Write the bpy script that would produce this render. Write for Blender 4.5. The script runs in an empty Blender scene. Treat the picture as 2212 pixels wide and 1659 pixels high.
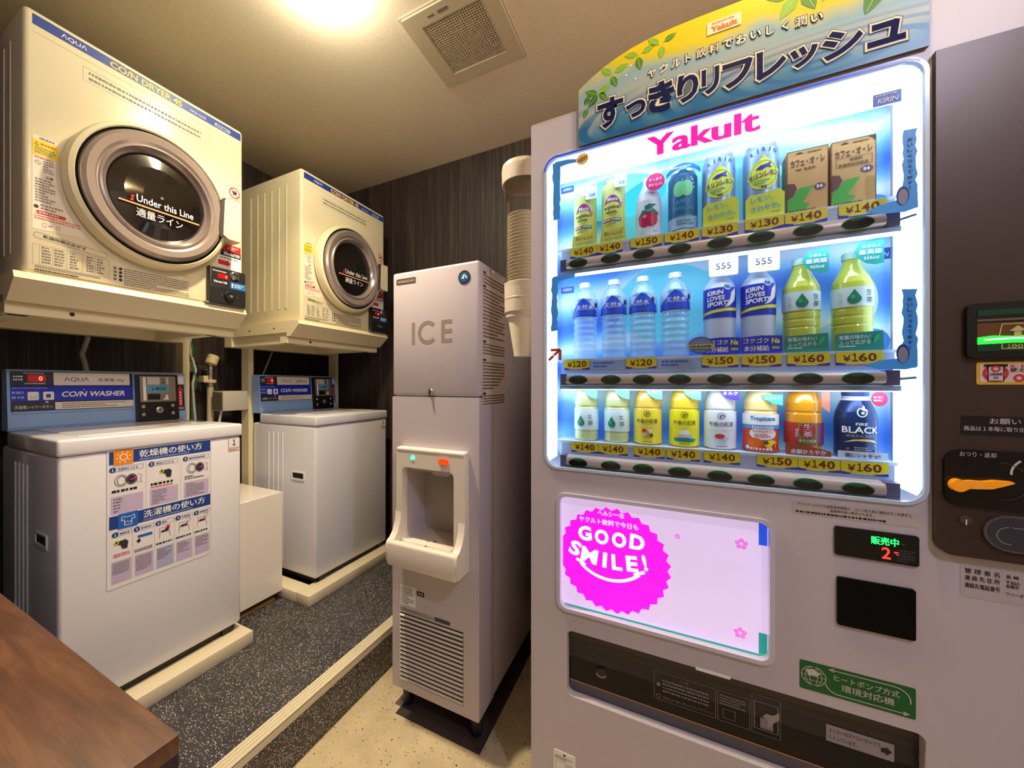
import bpy, bmesh, math, random
from math import sin, cos, pi, radians, atan, sqrt
from mathutils import Vector, Matrix

sc = bpy.context.scene
COL = sc.collection

# ------------------------------------------------------------------ camera
EYE = 1.15
FPX = 831.0                      # focal length in pixels of a 2212 px wide frame
cam = bpy.data.cameras.new('camera')
cam.sensor_fit = 'HORIZONTAL'
cam.sensor_width = 36.0
cam.lens = FPX / 2212.0 * 36.0
cam.shift_x = 106.0 / 2212.0
cam.clip_start = 0.02
camo = bpy.data.objects.new('camera', cam)
camo.location = (0, 0, EYE)
camo.rotation_euler = (pi / 2, 0, atan(440.0 / FPX))
COL.objects.link(camo)
sc.camera = camo

# ------------------------------------------------------------------ view and world
sc.view_settings.view_transform = 'Standard'
sc.view_settings.look = 'None'
sc.view_settings.exposure = 0.0
sc.view_settings.gamma = 1.0
sc.view_settings.use_curve_mapping = False
w = bpy.data.worlds.new('world')
sc.world = w
w.use_nodes = True
w.node_tree.nodes['Background'].inputs[0].default_value = (1.0, 0.9, 0.8, 1)
w.node_tree.nodes['Background'].inputs[1].default_value = 0.03
sc.cycles.max_bounces = 8
sc.cycles.diffuse_bounces = 5
sc.cycles.transparent_max_bounces = 16
sc.cycles.sample_clamp_indirect = 6.0
sc.cycles.caustics_reflective = False
sc.cycles.caustics_refractive = False

CEIL = 2.42


# drop-lens ceiling lamps, the last an added unseen fill: x, y, emission strength, linear colour (built with their fixtures below)
DOWNLIGHTS = [(-0.95, 0.85, 205.0, (1.0, 0.93, 0.68)), (0.27, 0.80, 270.0, (1.0, 0.74, 0.36)), (0.88, -0.14, 400.0, (0.84, 0.86, 1.10))]
VLIT = 1.3                       # brightness of the lit showcase lamps
# the downward beam of the ceiling lamp over the washers
d = bpy.data.lights.new('ceiling_lamp_beam', 'AREA')
d.shape = 'DISK'
d.size = 0.07
d.energy = 11.0
d.color = (1.0, 0.80, 0.52)
d.spread = radians(110)
o = bpy.data.objects.new('ceiling_lamp_beam', d)
o.location = (-0.95, 0.85, CEIL - 0.082)
COL.objects.link(o)


# ------------------------------------------------------------------ materials
def lin(c):
    return tuple(((x / 255.0) / 12.92 if x / 255.0 <= 0.04045 else ((x / 255.0 + 0.055) / 1.055) ** 2.4) for x in c)


MATS = {}


def MLAMP(name, c, e):
    m = M(name, (255, 255, 255), 0.4, emit=e)
    m.node_tree.nodes['Principled BSDF'].inputs['Emission Color'].default_value = tuple(c) + (1,)
    return m


def M(name, rgb=(200, 200, 200), rough=0.5, metal=0.0, emit=0.0, alpha=1.0, coat=0.0, spec=0.5):
    """plain material from an sRGB colour"""
    if name in MATS:
        return MATS[name]
    m = bpy.data.materials.new(name)
    m.use_nodes = True
    b = m.node_tree.nodes['Principled BSDF']
    c = lin(rgb) + (1.0,)
    b.inputs['Base Color'].default_value = c
    b.inputs['Roughness'].default_value = rough
    b.inputs['Metallic'].default_value = metal
    b.inputs['Specular IOR Level'].default_value = spec
    if emit:
        b.inputs['Emission Color'].default_value = c
        b.inputs['Emission Strength'].default_value = emit
    if alpha < 1:
        b.inputs['Alpha'].default_value = alpha
    if coat:
        b.inputs['Coat Weight'].default_value = coat
        b.inputs['Coat Roughness'].default_value = 0.05
    MATS[name] = m
    return m


def nodes(name):
    m = bpy.data.materials.new(name)
    m.use_nodes = True
    MATS[name] = m
    nt = m.node_tree
    return m, nt, nt.nodes['Principled BSDF']


def N(nt, kind, **kw):
    n = nt.nodes.new(kind)
    for k, v in kw.items():
        if k.startswith('i_'):
            n.inputs[k[2:].replace('_', ' ')].default_value = v
        else:
            setattr(n, k, v)
    return n


def ramp(nt, stops, interp='LINEAR'):
    r = nt.nodes.new('ShaderNodeValToRGB')
    r.color_ramp.interpolation = interp
    e = r.color_ramp.elements
    while len(e) < len(stops):
        e.new(0.5)
    for i, (p, c) in enumerate(stops):
        e[i].position = p
        e[i].color = lin(c) + (1,)
    return r


def objcoord(nt, scale=(1, 1, 1), rot=(0, 0, 0), loc=(0, 0, 0)):
    t = nt.nodes.new('ShaderNodeTexCoord')
    mp = nt.nodes.new('ShaderNodeMapping')
    mp.inputs['Scale'].default_value = scale
    mp.inputs['Rotation'].default_value = rot
    mp.inputs['Location'].default_value = loc
    nt.links.new(t.outputs['Object'], mp.inputs['Vector'])
    return mp


def mat_wall():
    m, nt, b = nodes('dark_wood_wallpaper')
    mp = objcoord(nt, (60, 60, 1.2))
    n = N(nt, 'ShaderNodeTexNoise', i_Scale=1.6, i_Detail=4.0, i_Roughness=0.7)
    r = ramp(nt, [(0.30, (27, 22, 24)), (0.50, (50, 41, 40)), (0.75, (92, 78, 70))])
    nt.links.new(mp.outputs[0], n.inputs['Vector'])
    nt.links.new(n.outputs['Fac'], r.inputs[0])
    nt.links.new(r.outputs[0], b.inputs['Base Color'])
    b.inputs['Roughness'].default_value = 0.55
    return m


def mat_speck(name, base, dots, scale, thr, rough, var=None):
    """terrazzo-like vinyl: small flecks scattered in a plain ground"""
    m, nt, b = nodes(name)
    mp = objcoord(nt, (1, 1, 1))
    v = N(nt, 'ShaderNodeTexVoronoi', i_Scale=scale)
    nt.links.new(mp.outputs[0], v.inputs['Vector'])
    cut = N(nt, 'ShaderNodeMath', operation='LESS_THAN')
    sep = N(nt, 'ShaderNodeSeparateColor')
    nt.links.new(v.outputs['Color'], sep.inputs[0])
    mul = N(nt, 'ShaderNodeMath', operation='MULTIPLY')
    mul.inputs[1].default_value = thr
    nt.links.new(sep.outputs[0], mul.inputs[0])
    nt.links.new(v.outputs['Distance'], cut.inputs[0])
    nt.links.new(mul.outputs[0], cut.inputs[1])
    n = N(nt, 'ShaderNodeTexNoise', i_Scale=9.0, i_Detail=5.0)
    nt.links.new(mp.outputs[0], n.inputs['Vector'])
    r = ramp(nt, [(0.3, base[0]), (0.7, base[1])])
    nt.links.new(n.outputs['Fac'], r.inputs[0])
    r2 = ramp(nt, [(0.0, dots[0]), (1.0, dots[1])])
    nt.links.new(sep.outputs[1], r2.inputs[0])
    mx = N(nt, 'ShaderNodeMix', data_type='RGBA')
    nt.links.new(cut.outputs[0], mx.inputs[0])
    nt.links.new(r.outputs[0], mx.inputs[6])
    nt.links.new(r2.outputs[0], mx.inputs[7])
    nt.links.new(mx.outputs[2], b.inputs['Base Color'])
    b.inputs['Roughness'].default_value = rough
    return m


def mat_wood():
    m, nt, b = nodes('walnut_laminate')
    mp = objcoord(nt, (3.0, 26, 8))
    n = N(nt, 'ShaderNodeTexNoise', i_Scale=2.2, i_Detail=8.0, i_Roughness=0.62, i_Distortion=0.5)
    nt.links.new(mp.outputs[0], n.inputs['Vector'])
    r = ramp(nt, [(0.25, (66, 40, 28)), (0.5, (98, 62, 42)), (0.75, (128, 86, 58))])
    nt.links.new(n.outputs['Fac'], r.inputs[0])
    nt.links.new(r.outputs[0], b.inputs['Base Color'])
    b.inputs['Roughness'].default_value = 0.42
    return m


def mat_ceiling():
    m, nt, b = nodes('ceiling_board')
    mp = objcoord(nt)
    n = N(nt, 'ShaderNodeTexNoise', i_Scale=90.0, i_Detail=3.0)
    nt.links.new(mp.outputs[0], n.inputs['Vector'])
    r = ramp(nt, [(0.3, (236, 222, 198)), (0.7, (243, 230, 208))])
    nt.links.new(n.outputs['Fac'], r.inputs[0])
    nt.links.new(r.outputs[0], b.inputs['Base Color'])
    b.inputs['Roughness'].default_value = 0.8
    return m


def mat_glass(name, tint=(255, 255, 255), refl=0.9):
    """clear sheet: see-through with a mirror sheen that grows at grazing angles"""
    m, nt, b = nodes(name)
    nt.nodes.remove(b)
    tr = N(nt, 'ShaderNodeBsdfTransparent')
    tr.inputs[0].default_value = lin(tint) + (1,)
    gl = N(nt, 'ShaderNodeBsdfGlossy')
    gl.inputs['Roughness'].default_value = 0.02
    fr = N(nt, 'ShaderNodeFresnel')
    fr.inputs[0].default_value = 1.45
    mu = N(nt, 'ShaderNodeMath', operation='MULTIPLY')
    mu.inputs[1].default_value = refl
    mx = N(nt, 'ShaderNodeMixShader')
    nt.links.new(fr.outputs[0], mu.inputs[0])
    nt.links.new(mu.outputs[0], mx.inputs[0])
    nt.links.new(tr.outputs[0], mx.inputs[1])
    nt.links.new(gl.outputs[0], mx.inputs[2])
    nt.links.new(mx.outputs[0], nt.nodes['Material Output'].inputs[0])
    return m


def mat_print_blue():
    """the printed blue card behind the drinks: pale swooshes and big bubbles"""
    m, nt, b = nodes('blue_swoosh_print')
    mp = objcoord(nt, (1, 1, 1))
    wv = N(nt, 'ShaderNodeTexWave', i_Scale=2.1, i_Distortion=5.0, i_Detail=1.0)
    wv.wave_type = 'BANDS'
    wv.bands_direction = 'Z'
    nt.links.new(mp.outputs[0], wv.inputs['Vector'])
    r = ramp(nt, [(0.0, (58, 126, 234)), (0.45, (108, 178, 246)), (0.8, (158, 218, 252)), (1.0, (216, 242, 255))])
    nt.links.new(wv.outputs['Fac'], r.inputs[0])
    v = N(nt, 'ShaderNodeTexVoronoi', i_Scale=9.0)
    nt.links.new(mp.outputs[0], v.inputs['Vector'])
    lt = N(nt, 'ShaderNodeMath', operation='LESS_THAN')
    lt.inputs[1].default_value = 0.27
    nt.links.new(v.outputs['Distance'], lt.inputs[0])
    ml = N(nt, 'ShaderNodeMath', operation='MULTIPLY')
    ml.inputs[1].default_value = 0.35
    nt.links.new(lt.outputs[0], ml.inputs[0])
    mx = N(nt, 'ShaderNodeMix', data_type='RGBA')
    mx.inputs[7].default_value = lin((96, 150, 240)) + (1,)
    nt.links.new(ml.outputs[0], mx.inputs[0])
    nt.links.new(r.outputs[0], mx.inputs[6])
    nt.links.new(mx.outputs[2], b.inputs['Base Color'])
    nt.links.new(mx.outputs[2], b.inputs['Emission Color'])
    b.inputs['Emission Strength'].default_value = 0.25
    b.inputs['Roughness'].default_value = 0.4
    return m


def mat_topper():
    """printed sign: sunny yellow sky, pale middle, blue rippled water"""
    m, nt, b = nodes('topper_print')
    tc = objcoord(nt)
    sp = N(nt, 'ShaderNodeSeparateXYZ')
    nt.links.new(tc.outputs[0], sp.inputs[0])
    # height in the sign, 0 at its foot
    mr = N(nt, 'ShaderNodeMapRange')
    mr.inputs['From Min'].default_value = 1.745
    mr.inputs['From Max'].default_value = 1.96
    nt.links.new(sp.outputs['Z'], mr.inputs['Value'])
    n = N(nt, 'ShaderNodeTexNoise', i_Scale=9.0, i_Detail=2.0)
    nt.links.new(tc.outputs[0], n.inputs['Vector'])
    ad = N(nt, 'ShaderNodeMath', operation='MULTIPLY_ADD')
    ad.inputs[1].default_value = 0.5
    ad.inputs[2].default_value = -0.25
    nt.links.new(n.outputs['Fac'], ad.inputs[0])
    su = N(nt, 'ShaderNodeMath', operation='ADD')
    nt.links.new(mr.outputs[0], su.inputs[0])
    nt.links.new(ad.outputs[0], su.inputs[1])
    r = ramp(nt, [(0.0, (20, 96, 150)), (0.16, (70, 134, 168)), (0.38, (170, 178, 172)), (0.58, (140, 176, 190)), (0.76, (214, 200, 30)), (0.95, (240, 206, 10))])
    nt.links.new(su.outputs[0], r.inputs[0])
    mp2 = objcoord(nt, (2.0, 1, 9.0), loc=(-0.16, 0, -16.0))
    wv = N(nt, 'ShaderNodeTexWave', i_Scale=2.6, i_Distortion=2.2, i_Detail=1.0)
    wv.wave_type = 'RINGS'
    wv.rings_direction = 'Y'
    nt.links.new(mp2.outputs[0], wv.inputs['Vector'])
    lowr = N(nt, 'ShaderNodeMapRange')
    lowr.inputs['From Min'].default_value = 0.5
    lowr.inputs['From Max'].default_value = 0.2
    nt.links.new(mr.outputs[0], lowr.inputs['Value'])
    gt = N(nt, 'ShaderNodeMapRange')
    gt.inputs['From Min'].default_value = 0.45
    gt.inputs['From Max'].default_value = 0.8
    nt.links.new(wv.outputs['Fac'], gt.inputs['Value'])
    ml = N(nt, 'ShaderNodeMath', operation='MULTIPLY')
    nt.links.new(lowr.outputs[0], ml.inputs[0])
    nt.links.new(gt.outputs[0], ml.inputs[1])
    mx = N(nt, 'ShaderNodeMix', data_type='RGBA')
    mx.inputs[7].default_value = lin((24, 104, 160)) + (1,)
    nt.links.new(ml.outputs[0], mx.inputs[0])
    nt.links.new(r.outputs[0], mx.inputs[6])
    nt.links.new(mx.outputs[2], b.inputs['Base Color'])
    b.inputs['Roughness'].default_value = 0.35
    return m


# ------------------------------------------------------------------ text outlines
TXT = {}


def text2d(s, bold=0.0, shear=0.0):
    k = (s, bold, shear)
    if k not in TXT:
        c = bpy.data.curves.new('lettering', 'FONT')
        c.body = s
        c.resolution_u = 3
        c.offset = bold
        c.shear = shear
        o = bpy.data.objects.new('lettering', c)
        COL.objects.link(o)
        ev = o.evaluated_get(bpy.context.evaluated_depsgraph_get())
        me = ev.to_mesh()
        vs = [(v.co.x, v.co.y) for v in me.vertices]
        fs = [tuple(p.vertices) for p in me.polygons]
        ev.to_mesh_clear()
        bpy.data.objects.remove(o)
        bpy.data.curves.remove(c)
        xs = [v[0] for v in vs] or [0, 1]
        ys = [v[1] for v in vs] or [0, 1]
        TXT[k] = (vs, fs, min(xs), max(xs), min(ys), max(ys))
    return TXT[k]


def plate2d(outer, holes):
    """flat outline with holes, filled: returns verts, faces"""
    c = bpy.data.curves.new('plate', 'CURVE')
    c.dimensions = '2D'
    c.fill_mode = 'BOTH'
    for pts in [outer] + holes:
        sp = c.splines.new('POLY')
        sp.points.add(len(pts) - 1)
        for p, q in zip(sp.points, pts):
            p.co = (q[0], q[1], 0, 1)
        sp.use_cyclic_u = True
    o = bpy.data.objects.new('plate', c)
    COL.objects.link(o)
    ev = o.evaluated_get(bpy.context.evaluated_depsgraph_get())
    me = ev.to_mesh()
    vs = [(v.co.x, v.co.y) for v in me.vertices]
    fs = [tuple(p.vertices) for p in me.polygons]
    ev.to_mesh_clear()
    bpy.data.objects.remove(o)
    bpy.data.curves.remove(c)
    return vs, fs


def rr(x0, x1, y0, y1, r=0.01, n=6, corners=(1, 1, 1, 1)):
    """rounded rectangle, counter-clockwise; corners: bl, br, tr, tl"""
    out = []
    for k, (cx, cy, a0) in enumerate(((x0, y0, pi), (x1, y0, 1.5 * pi), (x1, y1, 0), (x0, y1, 0.5 * pi))):
        if not corners[k] or r <= 0:
            out.append((cx, cy))
            continue
        ox = cx + (r if k in (0, 3) else -r)
        oy = cy + (r if k in (0, 1) else -r)
        for i in range(n + 1):
            a = a0 + 0.5 * pi * i / n
            out.append((ox + r * cos(a), oy + r * sin(a)))
    return out


def circ(cx, cy, rx, ry=None, n=28, a0=0.0, a1=2 * pi):
    ry = rx if ry is None else ry
    full = abs(a1 - a0 - 2 * pi) < 1e-6
    k = n if full else n + 1
    return [(cx + rx * cos(a0 + (a1 - a0) * i / n), cy + ry * sin(a0 + (a1 - a0) * i / n)) for i in range(k)]


def clip_strip(poly, x0, x1):
    def half(p, f, t):
        out = []
        for i in range(len(p)):
            a, b = p[i], p[(i + 1) % len(p)]
            da, db = f(a), f(b)
            if da >= 0:
                out.append(a)
            if (da > 0 and db < 0) or (da < 0 and db > 0):
                s = da / (da - db)
                out.append((a[0] + (b[0] - a[0]) * s, a[1] + (b[1] - a[1]) * s))
        return out
    p = half(poly, lambda q: q[0] - x0, 0)
    if len(p) >= 3:
        p = half(p, lambda q: x1 - q[0], 0)
    return p if len(p) >= 3 else None


# ------------------------------------------------------------------ drawing frames
class Fr:
    """flat frame: P(x, y, h) with h along the outward normal"""
    curved = False

    def __init__(s, o, ux, uy):
        s.o = Vector(o)
        s.ux = Vector(ux).normalized()
        s.uy = Vector(uy).normalized()
        s.n = s.ux.cross(s.uy)

    def P(s, x, y, h=0.0):
        return s.o + s.ux * x + s.uy * y + s.n * h


class Cy:
    """frame wrapped round an upright cylinder, x along the arc from its front (-Y) line"""
    curved = True
    step = 0.006

    def __init__(s, c, R):
        s.c = Vector(c)
        s.R = R

    def P(s, x, y, h=0.0):
        a = x / s.R
        r = s.R + h
        return s.c + Vector((r * sin(a), -r * cos(a), y))


LAY = 0.0004


class MB:
    """collects geometry of ONE part; build() links it as one mesh object"""

    def __init__(s):
        s.v, s.f, s.m, s.sm, s.mats = [], [], [], [], []

    def mi(s, mat):
        if mat not in s.mats:
            s.mats.append(mat)
        return s.mats.index(mat)

    def add(s, vs, fs, mat, smooth=False):
        b = len(s.v)
        s.v.extend(Vector(v) for v in vs)
        k = s.mi(mat)
        for f in fs:
            s.f.append(tuple(b + i for i in f))
            s.m.append(k)
            s.sm.append(smooth)
        return s

    def box(s, x0, x1, y0, y1, z0, z1, mat):
        vs = [(x, y, z) for z in (z0, z1) for y in (y0, y1) for x in (x0, x1)]
        return s.add(vs, [(0, 2, 3, 1), (4, 5, 7, 6), (0, 1, 5, 4), (2, 6, 7, 3), (0, 4, 6, 2), (1, 3, 7, 5)], mat)

    def rbox(s, x0, x1, y0, y1, z0, z1, r, mat, seg=2):
        bm = bmesh.new()
        bmesh.ops.create_cube(bm, size=1.0)
        for v in bm.verts:
            v.co = Vector(((x0 + x1) / 2 + v.co.x * (x1 - x0), (y0 + y1) / 2 + v.co.y * (y1 - y0), (z0 + z1) / 2 + v.co.z * (z1 - z0)))
        bmesh.ops.bevel(bm, geom=bm.edges[:], offset=r, segments=seg, affect='EDGES', profile=0.5)
        bm.verts.index_update()
        s.add([v.co.copy() for v in bm.verts], [tuple(v.index for v in f.verts) for f in bm.faces], mat, True)
        bm.free()
        return s

    def prism(s, fr, pts, h0, h1, mat, side=None, bevel=0.0):
        n = len(pts)
        s.add([fr.P(x, y, h1) for x, y in pts], [tuple(range(n))], mat)
        s.add([fr.P(x, y, h0) for x, y in pts], [tuple(reversed(range(n)))], mat)
        s.add([fr.P(x, y, h0) for x, y in pts] + [fr.P(x, y, h1) for x, y in pts], [(i, (i + 1) % n, n + (i + 1) % n, n + i) for i in range(n)], side or mat, n > 12)
        return s

    def plate(s, fr, outer, holes, h0, h1, mat, side=None):
        vs, fs = plate2d(outer, holes)
        nn = len(vs)
        area = sum((vs[f[1]][0] - vs[f[0]][0]) * (vs[f[2]][1] - vs[f[0]][1]) - (vs[f[2]][0] - vs[f[0]][0]) * (vs[f[1]][1] - vs[f[0]][1]) for f in fs)
        if area < 0:
            fs = [tuple(reversed(f)) for f in fs]
        s.add([fr.P(x, y, h1) for x, y in vs], fs, mat)
        s.add([fr.P(x, y, h0) for x, y in vs], [tuple(reversed(f)) for f in fs], mat)
        for k, pts in enumerate([outer] + holes):
            n = len(pts)
            q = [(i, (i + 1) % n, n + (i + 1) % n, n + i) for i in range(n)]
            if k:
                q = [tuple(reversed(f)) for f in q]
            s.add([fr.P(x, y, h0) for x, y in pts] + [fr.P(x, y, h1) for x, y in pts], q, side or mat, True)
        return s

    # flat prints -----------------------------------------------------
    def poly(s, fr, pts, mat, h=1):
        h = h * LAY
        if not fr.curved:
            return s.add([fr.P(x, y, h) for x, y in pts], [tuple(range(len(pts)))], mat)
        xs = [p[0] for p in pts]
        a = min(xs)
        while a < max(xs) - 1e-9:
            c = clip_strip(pts, a, a + fr.step)
            if c:
                s.add([fr.P(x, y, h) for x, y in c], [tuple(range(len(c)))], mat, False)
            a += fr.step
        return s

    def rect(s, fr, x0, x1, y0, y1, mat, h=1):
        return s.poly(fr, [(x0, y0), (x1, y0), (x1, y1), (x0, y1)], mat, h)

    def rrect(s, fr, x0, x1, y0, y1, r, mat, h=1):
        return s.poly(fr, rr(x0, x1, y0, y1, r, 5), mat, h)

    def disc(s, fr, cx, cy, r, mat, h=1, ry=None, n=24):
        return s.poly(fr, circ(cx, cy, r, ry, n), mat, h)

    def ring(s, fr, cx, cy, r, wd, mat, h=1, a0=0.0, a1=2 * pi, n=28, ry=None):
        ry = r if ry is None else ry
        for i in range(n):
            t0, t1 = a0 + (a1 - a0) * i / n, a0 + (a1 - a0) * (i + 1) / n
            s.add([fr.P(cx + (r + d) * cos(t), cy + (ry + d) * sin(t), h * LAY) for t, d in ((t0, -wd / 2), (t0, wd / 2), (t1, wd / 2), (t1, -wd / 2))], [(0, 1, 2, 3)], mat)
        return s

    def line(s, fr, pts, wd, mat, h=1):
        for (ax, ay), (bx, by) in zip(pts, pts[1:]):
            l = sqrt((bx - ax) ** 2 + (by - ay) ** 2) or 1
            nx, ny = -(by - ay) / l * wd / 2, (bx - ax) / l * wd / 2
            s.poly(fr, [(ax + nx, ay + ny), (ax - nx, ay - ny), (bx - nx, by - ny), (bx + nx, by + ny)], mat, h)
        return s

    def frame(s, fr, x0, x1, y0, y1, wd, mat, h=1):
        return s.line(fr, [(x0, y0), (x1, y0), (x1, y1), (x0, y1), (x0, y0)], wd, mat, h)

    def text(s, fr, t, cx, cy, hb, mat, w=None, bold=0.0, shear=0.0, h=2, al='c', rot=0.0):
        """lettering whose ink box is hb tall (and w wide), centred (or left-aligned) at cx, cy"""
        vs, fs, x0, x1, y0, y1 = text2d(t, bold, shear)
        if not fs:
            return s
        if bold > 0 and any('\u4e00' <= ch <= '\u9fff' for ch in t):
            # heavy kanji: overprint with small side steps, swelling the outline would clog it
            st = bold * 0.7 * hb
            for i_, dx in enumerate((-st, 0.0, st)):
                s.text(fr, t, cx + dx * cos(rot), cy + dx * sin(rot), hb, mat, None if w is None else w - 2 * st, 0.0, shear, h + 0.22 * i_, al, rot)
            return s
        k = hb / max(y1 - y0, 1e-6)
        kx = k if w is None else w / max(x1 - x0, 1e-6)
        ox = (x0 + x1) / 2 if al == 'c' else (x0 if al == 'l' else x1)
        oy = (y0 + y1) / 2
        ca, sa = cos(rot), sin(rot)
        pts = []
        for x, y in vs:
            a, b = (x - ox) * kx, (y - oy) * k
            pts.append((cx + a * ca - b * sa, cy + a * sa + b * ca))
        return s.add([fr.P(x, y, h * LAY) for x, y in pts], fs, mat)

    def fine(s, fr, x0, x1, y0, y1, n, mat, seed=0, h=2, fill=0.8):
        """rows of print too small to read"""
        rd = random.Random(seed)
        p = (y1 - y0) / n
        for i in range(n):
            yb = y1 - p * (i + 1) + p * 0.25
            x = x0
            end = x0 + (x1 - x0) * (1.0 if rd.random() < 0.6 else rd.uniform(0.45, 0.95)) * (0.7 + 0.3 * fill)
            while x < end:
                l = p * rd.uniform(0.25, 0.8)
                s.rect(fr, x, min(x + l, end), yb, yb + p * 0.5, mat, h)
                x += l + p * rd.uniform(0.12, 0.28)
        return s

    def num(s, fr, t, cx, cy, hb, mat, w, bold=0.02, h=2):
        """numerals set one by one, with the flagged 1 of the wide forms"""
        wide = {'¥': '￥'}
        ws = [{'1': 0.44, '¥': 0.66, '/': 0.4}.get(ch, 0.62) for ch in t]
        k = w / sum(ws)
        x = cx - w / 2
        for ch, cw_ in zip(t, ws):
            g = wide.get(ch, chr(ord(ch) + 0xFEE0) if ch in '1' else ch)
            hh_ = hb * (0.80 if ch == '¥' else 1.0)
            s.text(fr, g, x + cw_ * k / 2, cy - (hb - hh_) / 2, hh_, mat, w=cw_ * k * 0.88, bold=bold * 0.65, h=h)
            x += cw_ * k
        return s

    # round shapes ----------------------------------------------------
    def lathe(s, prof, c, mats, seg=24, M3=None, cap=True):
        """profile of (radius, height); mats one or one per segment of the profile"""
        c = Vector(c)
        R = M3 or Matrix.Identity(3)
        rings = [[c + R @ Vector((r * cos(2 * pi * i / seg), r * sin(2 * pi * i / seg), z)) for i in range(seg)] for r, z in prof]
        for k in range(len(prof) - 1):
            mt = mats[min(k, len(mats) - 1)] if isinstance(mats, (list, tuple)) else mats
            s.add(rings[k] + rings[k + 1], [(i, (i + 1) % seg, seg + (i + 1) % seg, seg + i) for i in range(seg)], mt, True)
        if cap:
            m0 = mats[0] if isinstance(mats, (list, tuple)) else mats
            m1 = mats[-1] if isinstance(mats, (list, tuple)) else mats
            if prof[0][0] > 1e-5:
                s.add(rings[0], [tuple(reversed(range(seg)))], m0)
            if prof[-1][0] > 1e-5:
                s.add(rings[-1], [tuple(range(seg))], m1)
        return s

    def tube(s, path, r, mat, seg=8):
        P = [Vector(p) for p in path]
        rings = []
        for i, p in enumerate(P):
            t = (P[min(i + 1, len(P) - 1)] - P[max(i - 1, 0)]).normalized()
            a = t.cross(Vector((0.31, 0.2, 0.93)))
            a.normalize()
            b = t.cross(a)
            rings.append([p + a * r * cos(2 * pi * k / seg) + b * r * sin(2 * pi * k / seg) for k in range(seg)])
        for k in range(len(P) - 1):
            s.add(rings[k] + rings[k + 1], [(i, (i + 1) % seg, seg + (i + 1) % seg, seg + i) for i in range(seg)], mat, True)
        s.add(rings[0], [tuple(range(seg))], mat)
        s.add(rings[-1], [tuple(reversed(range(seg)))], mat)
        return s

    def build(s, name, parent=None, label=None, kind=None):
        o0 = origin_of(parent)
        me = bpy.data.meshes.new(name)
        me.from_pydata([v - o0 for v in s.v], [], s.f)
        for m in s.mats:
            me.materials.append(m)
        me.polygons.foreach_set('material_index', s.m)
        me.polygons.foreach_set('use_smooth', s.sm)
        me.update()
        if any(s.sm):
            me.set_sharp_from_angle(angle=radians(40))
        o = bpy.data.objects.new(name, me)
        COL.objects.link(o)
        if parent is not None:
            o.parent = parent
        if label:
            o['label'] = label
        if kind:
            o['kind'] = kind
        return o


def origin_of(o):
    p = Vector((0, 0, 0))
    while o is not None:
        p = p + Vector(o.location)
        o = o.parent
    return p


def thing(name, label, cat, loc, group=None):
    o = bpy.data.objects.new(name, None)
    o.empty_display_size = 0.05
    o.location = loc
    COL.objects.link(o)
    o['label'] = label
    o['category'] = cat
    if group:
        o['group'] = group
    return o


def tag(o, label, cat, group=None):
    o['label'] = label
    o['category'] = cat
    if group:
        o['group'] = group
    return o


def copy_tree(o, parent=None):
    c = o.copy()
    COL.objects.link(c)
    c.parent = parent
    for ch in list(o.children):
        copy_tree(ch, c)
    return c


AX_X = Matrix(((0, 0, 1), (1, 0, 0), (0, 1, 0)))       # lathe axis along +X, ring plane Y-Z
AX_NY = Matrix(((1, 0, 0), (0, 0, -1), (0, 1, 0)))     # lathe axis along -Y

# shared colours
CREAM = M('cream_enamel', (240, 230, 194), 0.28, coat=0.3)
CREAM2 = M('stand_cream_paint', (236, 224, 186), 0.4)
WHITE = M('white_enamel', (236, 236, 246), 0.25, coat=0.3)
LILAC = M('vending_white_steel', (200, 193, 205), 0.38)
BLACK = M('black_plastic', (14, 14, 17), 0.3)
DARK = M('dark_recess', (6, 6, 8), 0.6)
GREY = M('grey_plastic', (120, 118, 120), 0.45)
CHROME = M('chrome', (225, 225, 228), 0.12, metal=1.0)
STEEL = M('brushed_steel', (190, 188, 186), 0.3, metal=0.9)
PWHITE = M('print_white', (245, 245, 248), 0.5)
PBLACK = M('print_black', (18, 18, 22), 0.5)
PGREY = M('print_grey', (120, 116, 116), 0.5)
PBLUE = M('print_blue', (34, 62, 150), 0.45)
PROYAL = M('print_royal_blue', (10, 40, 190), 0.45)
PRED = M('print_red', (214, 32, 24), 0.5)
PORANGE = M('print_orange', (244, 140, 20), 0.5)
PYELLOW = M('print_yellow', (250, 222, 10), 0.5)
PGREEN = M('print_green', (14, 108, 46), 0.45)
PPURPLE = M('print_lilac', (200, 180, 224), 0.5)
LEDRED = M('led_red', (255, 40, 24), 0.5, emit=4.0)
LEDGREEN = M('led_green', (30, 255, 90), 0.5, emit=4.0)

# ================================================================== the room
WX, BY, RX, FY = -2.135, 1.912, 1.15, -1.55       # left wall, back wall, right wall, wall behind the camera
PLAT = 0.164
WALLM = mat_wall()
FLOORM = mat_speck('beige_terrazzo', ((192, 176, 142), (220, 203, 166)), ((58, 50, 42), (226, 214, 190)), 125.0, 0.36, 0.42)
PLATM = mat_speck('charcoal_flecked_vinyl', ((48, 47, 50), (68, 66, 69)), ((170, 166, 158), (240, 236, 228)), 230.0, 0.42, 0.4)


def struct(name, x0, x1, y0, y1, z0, z1, mat):
    return MB().box(x0, x1, y0, y1, z0, z1, mat).build(name, kind='structure')


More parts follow.
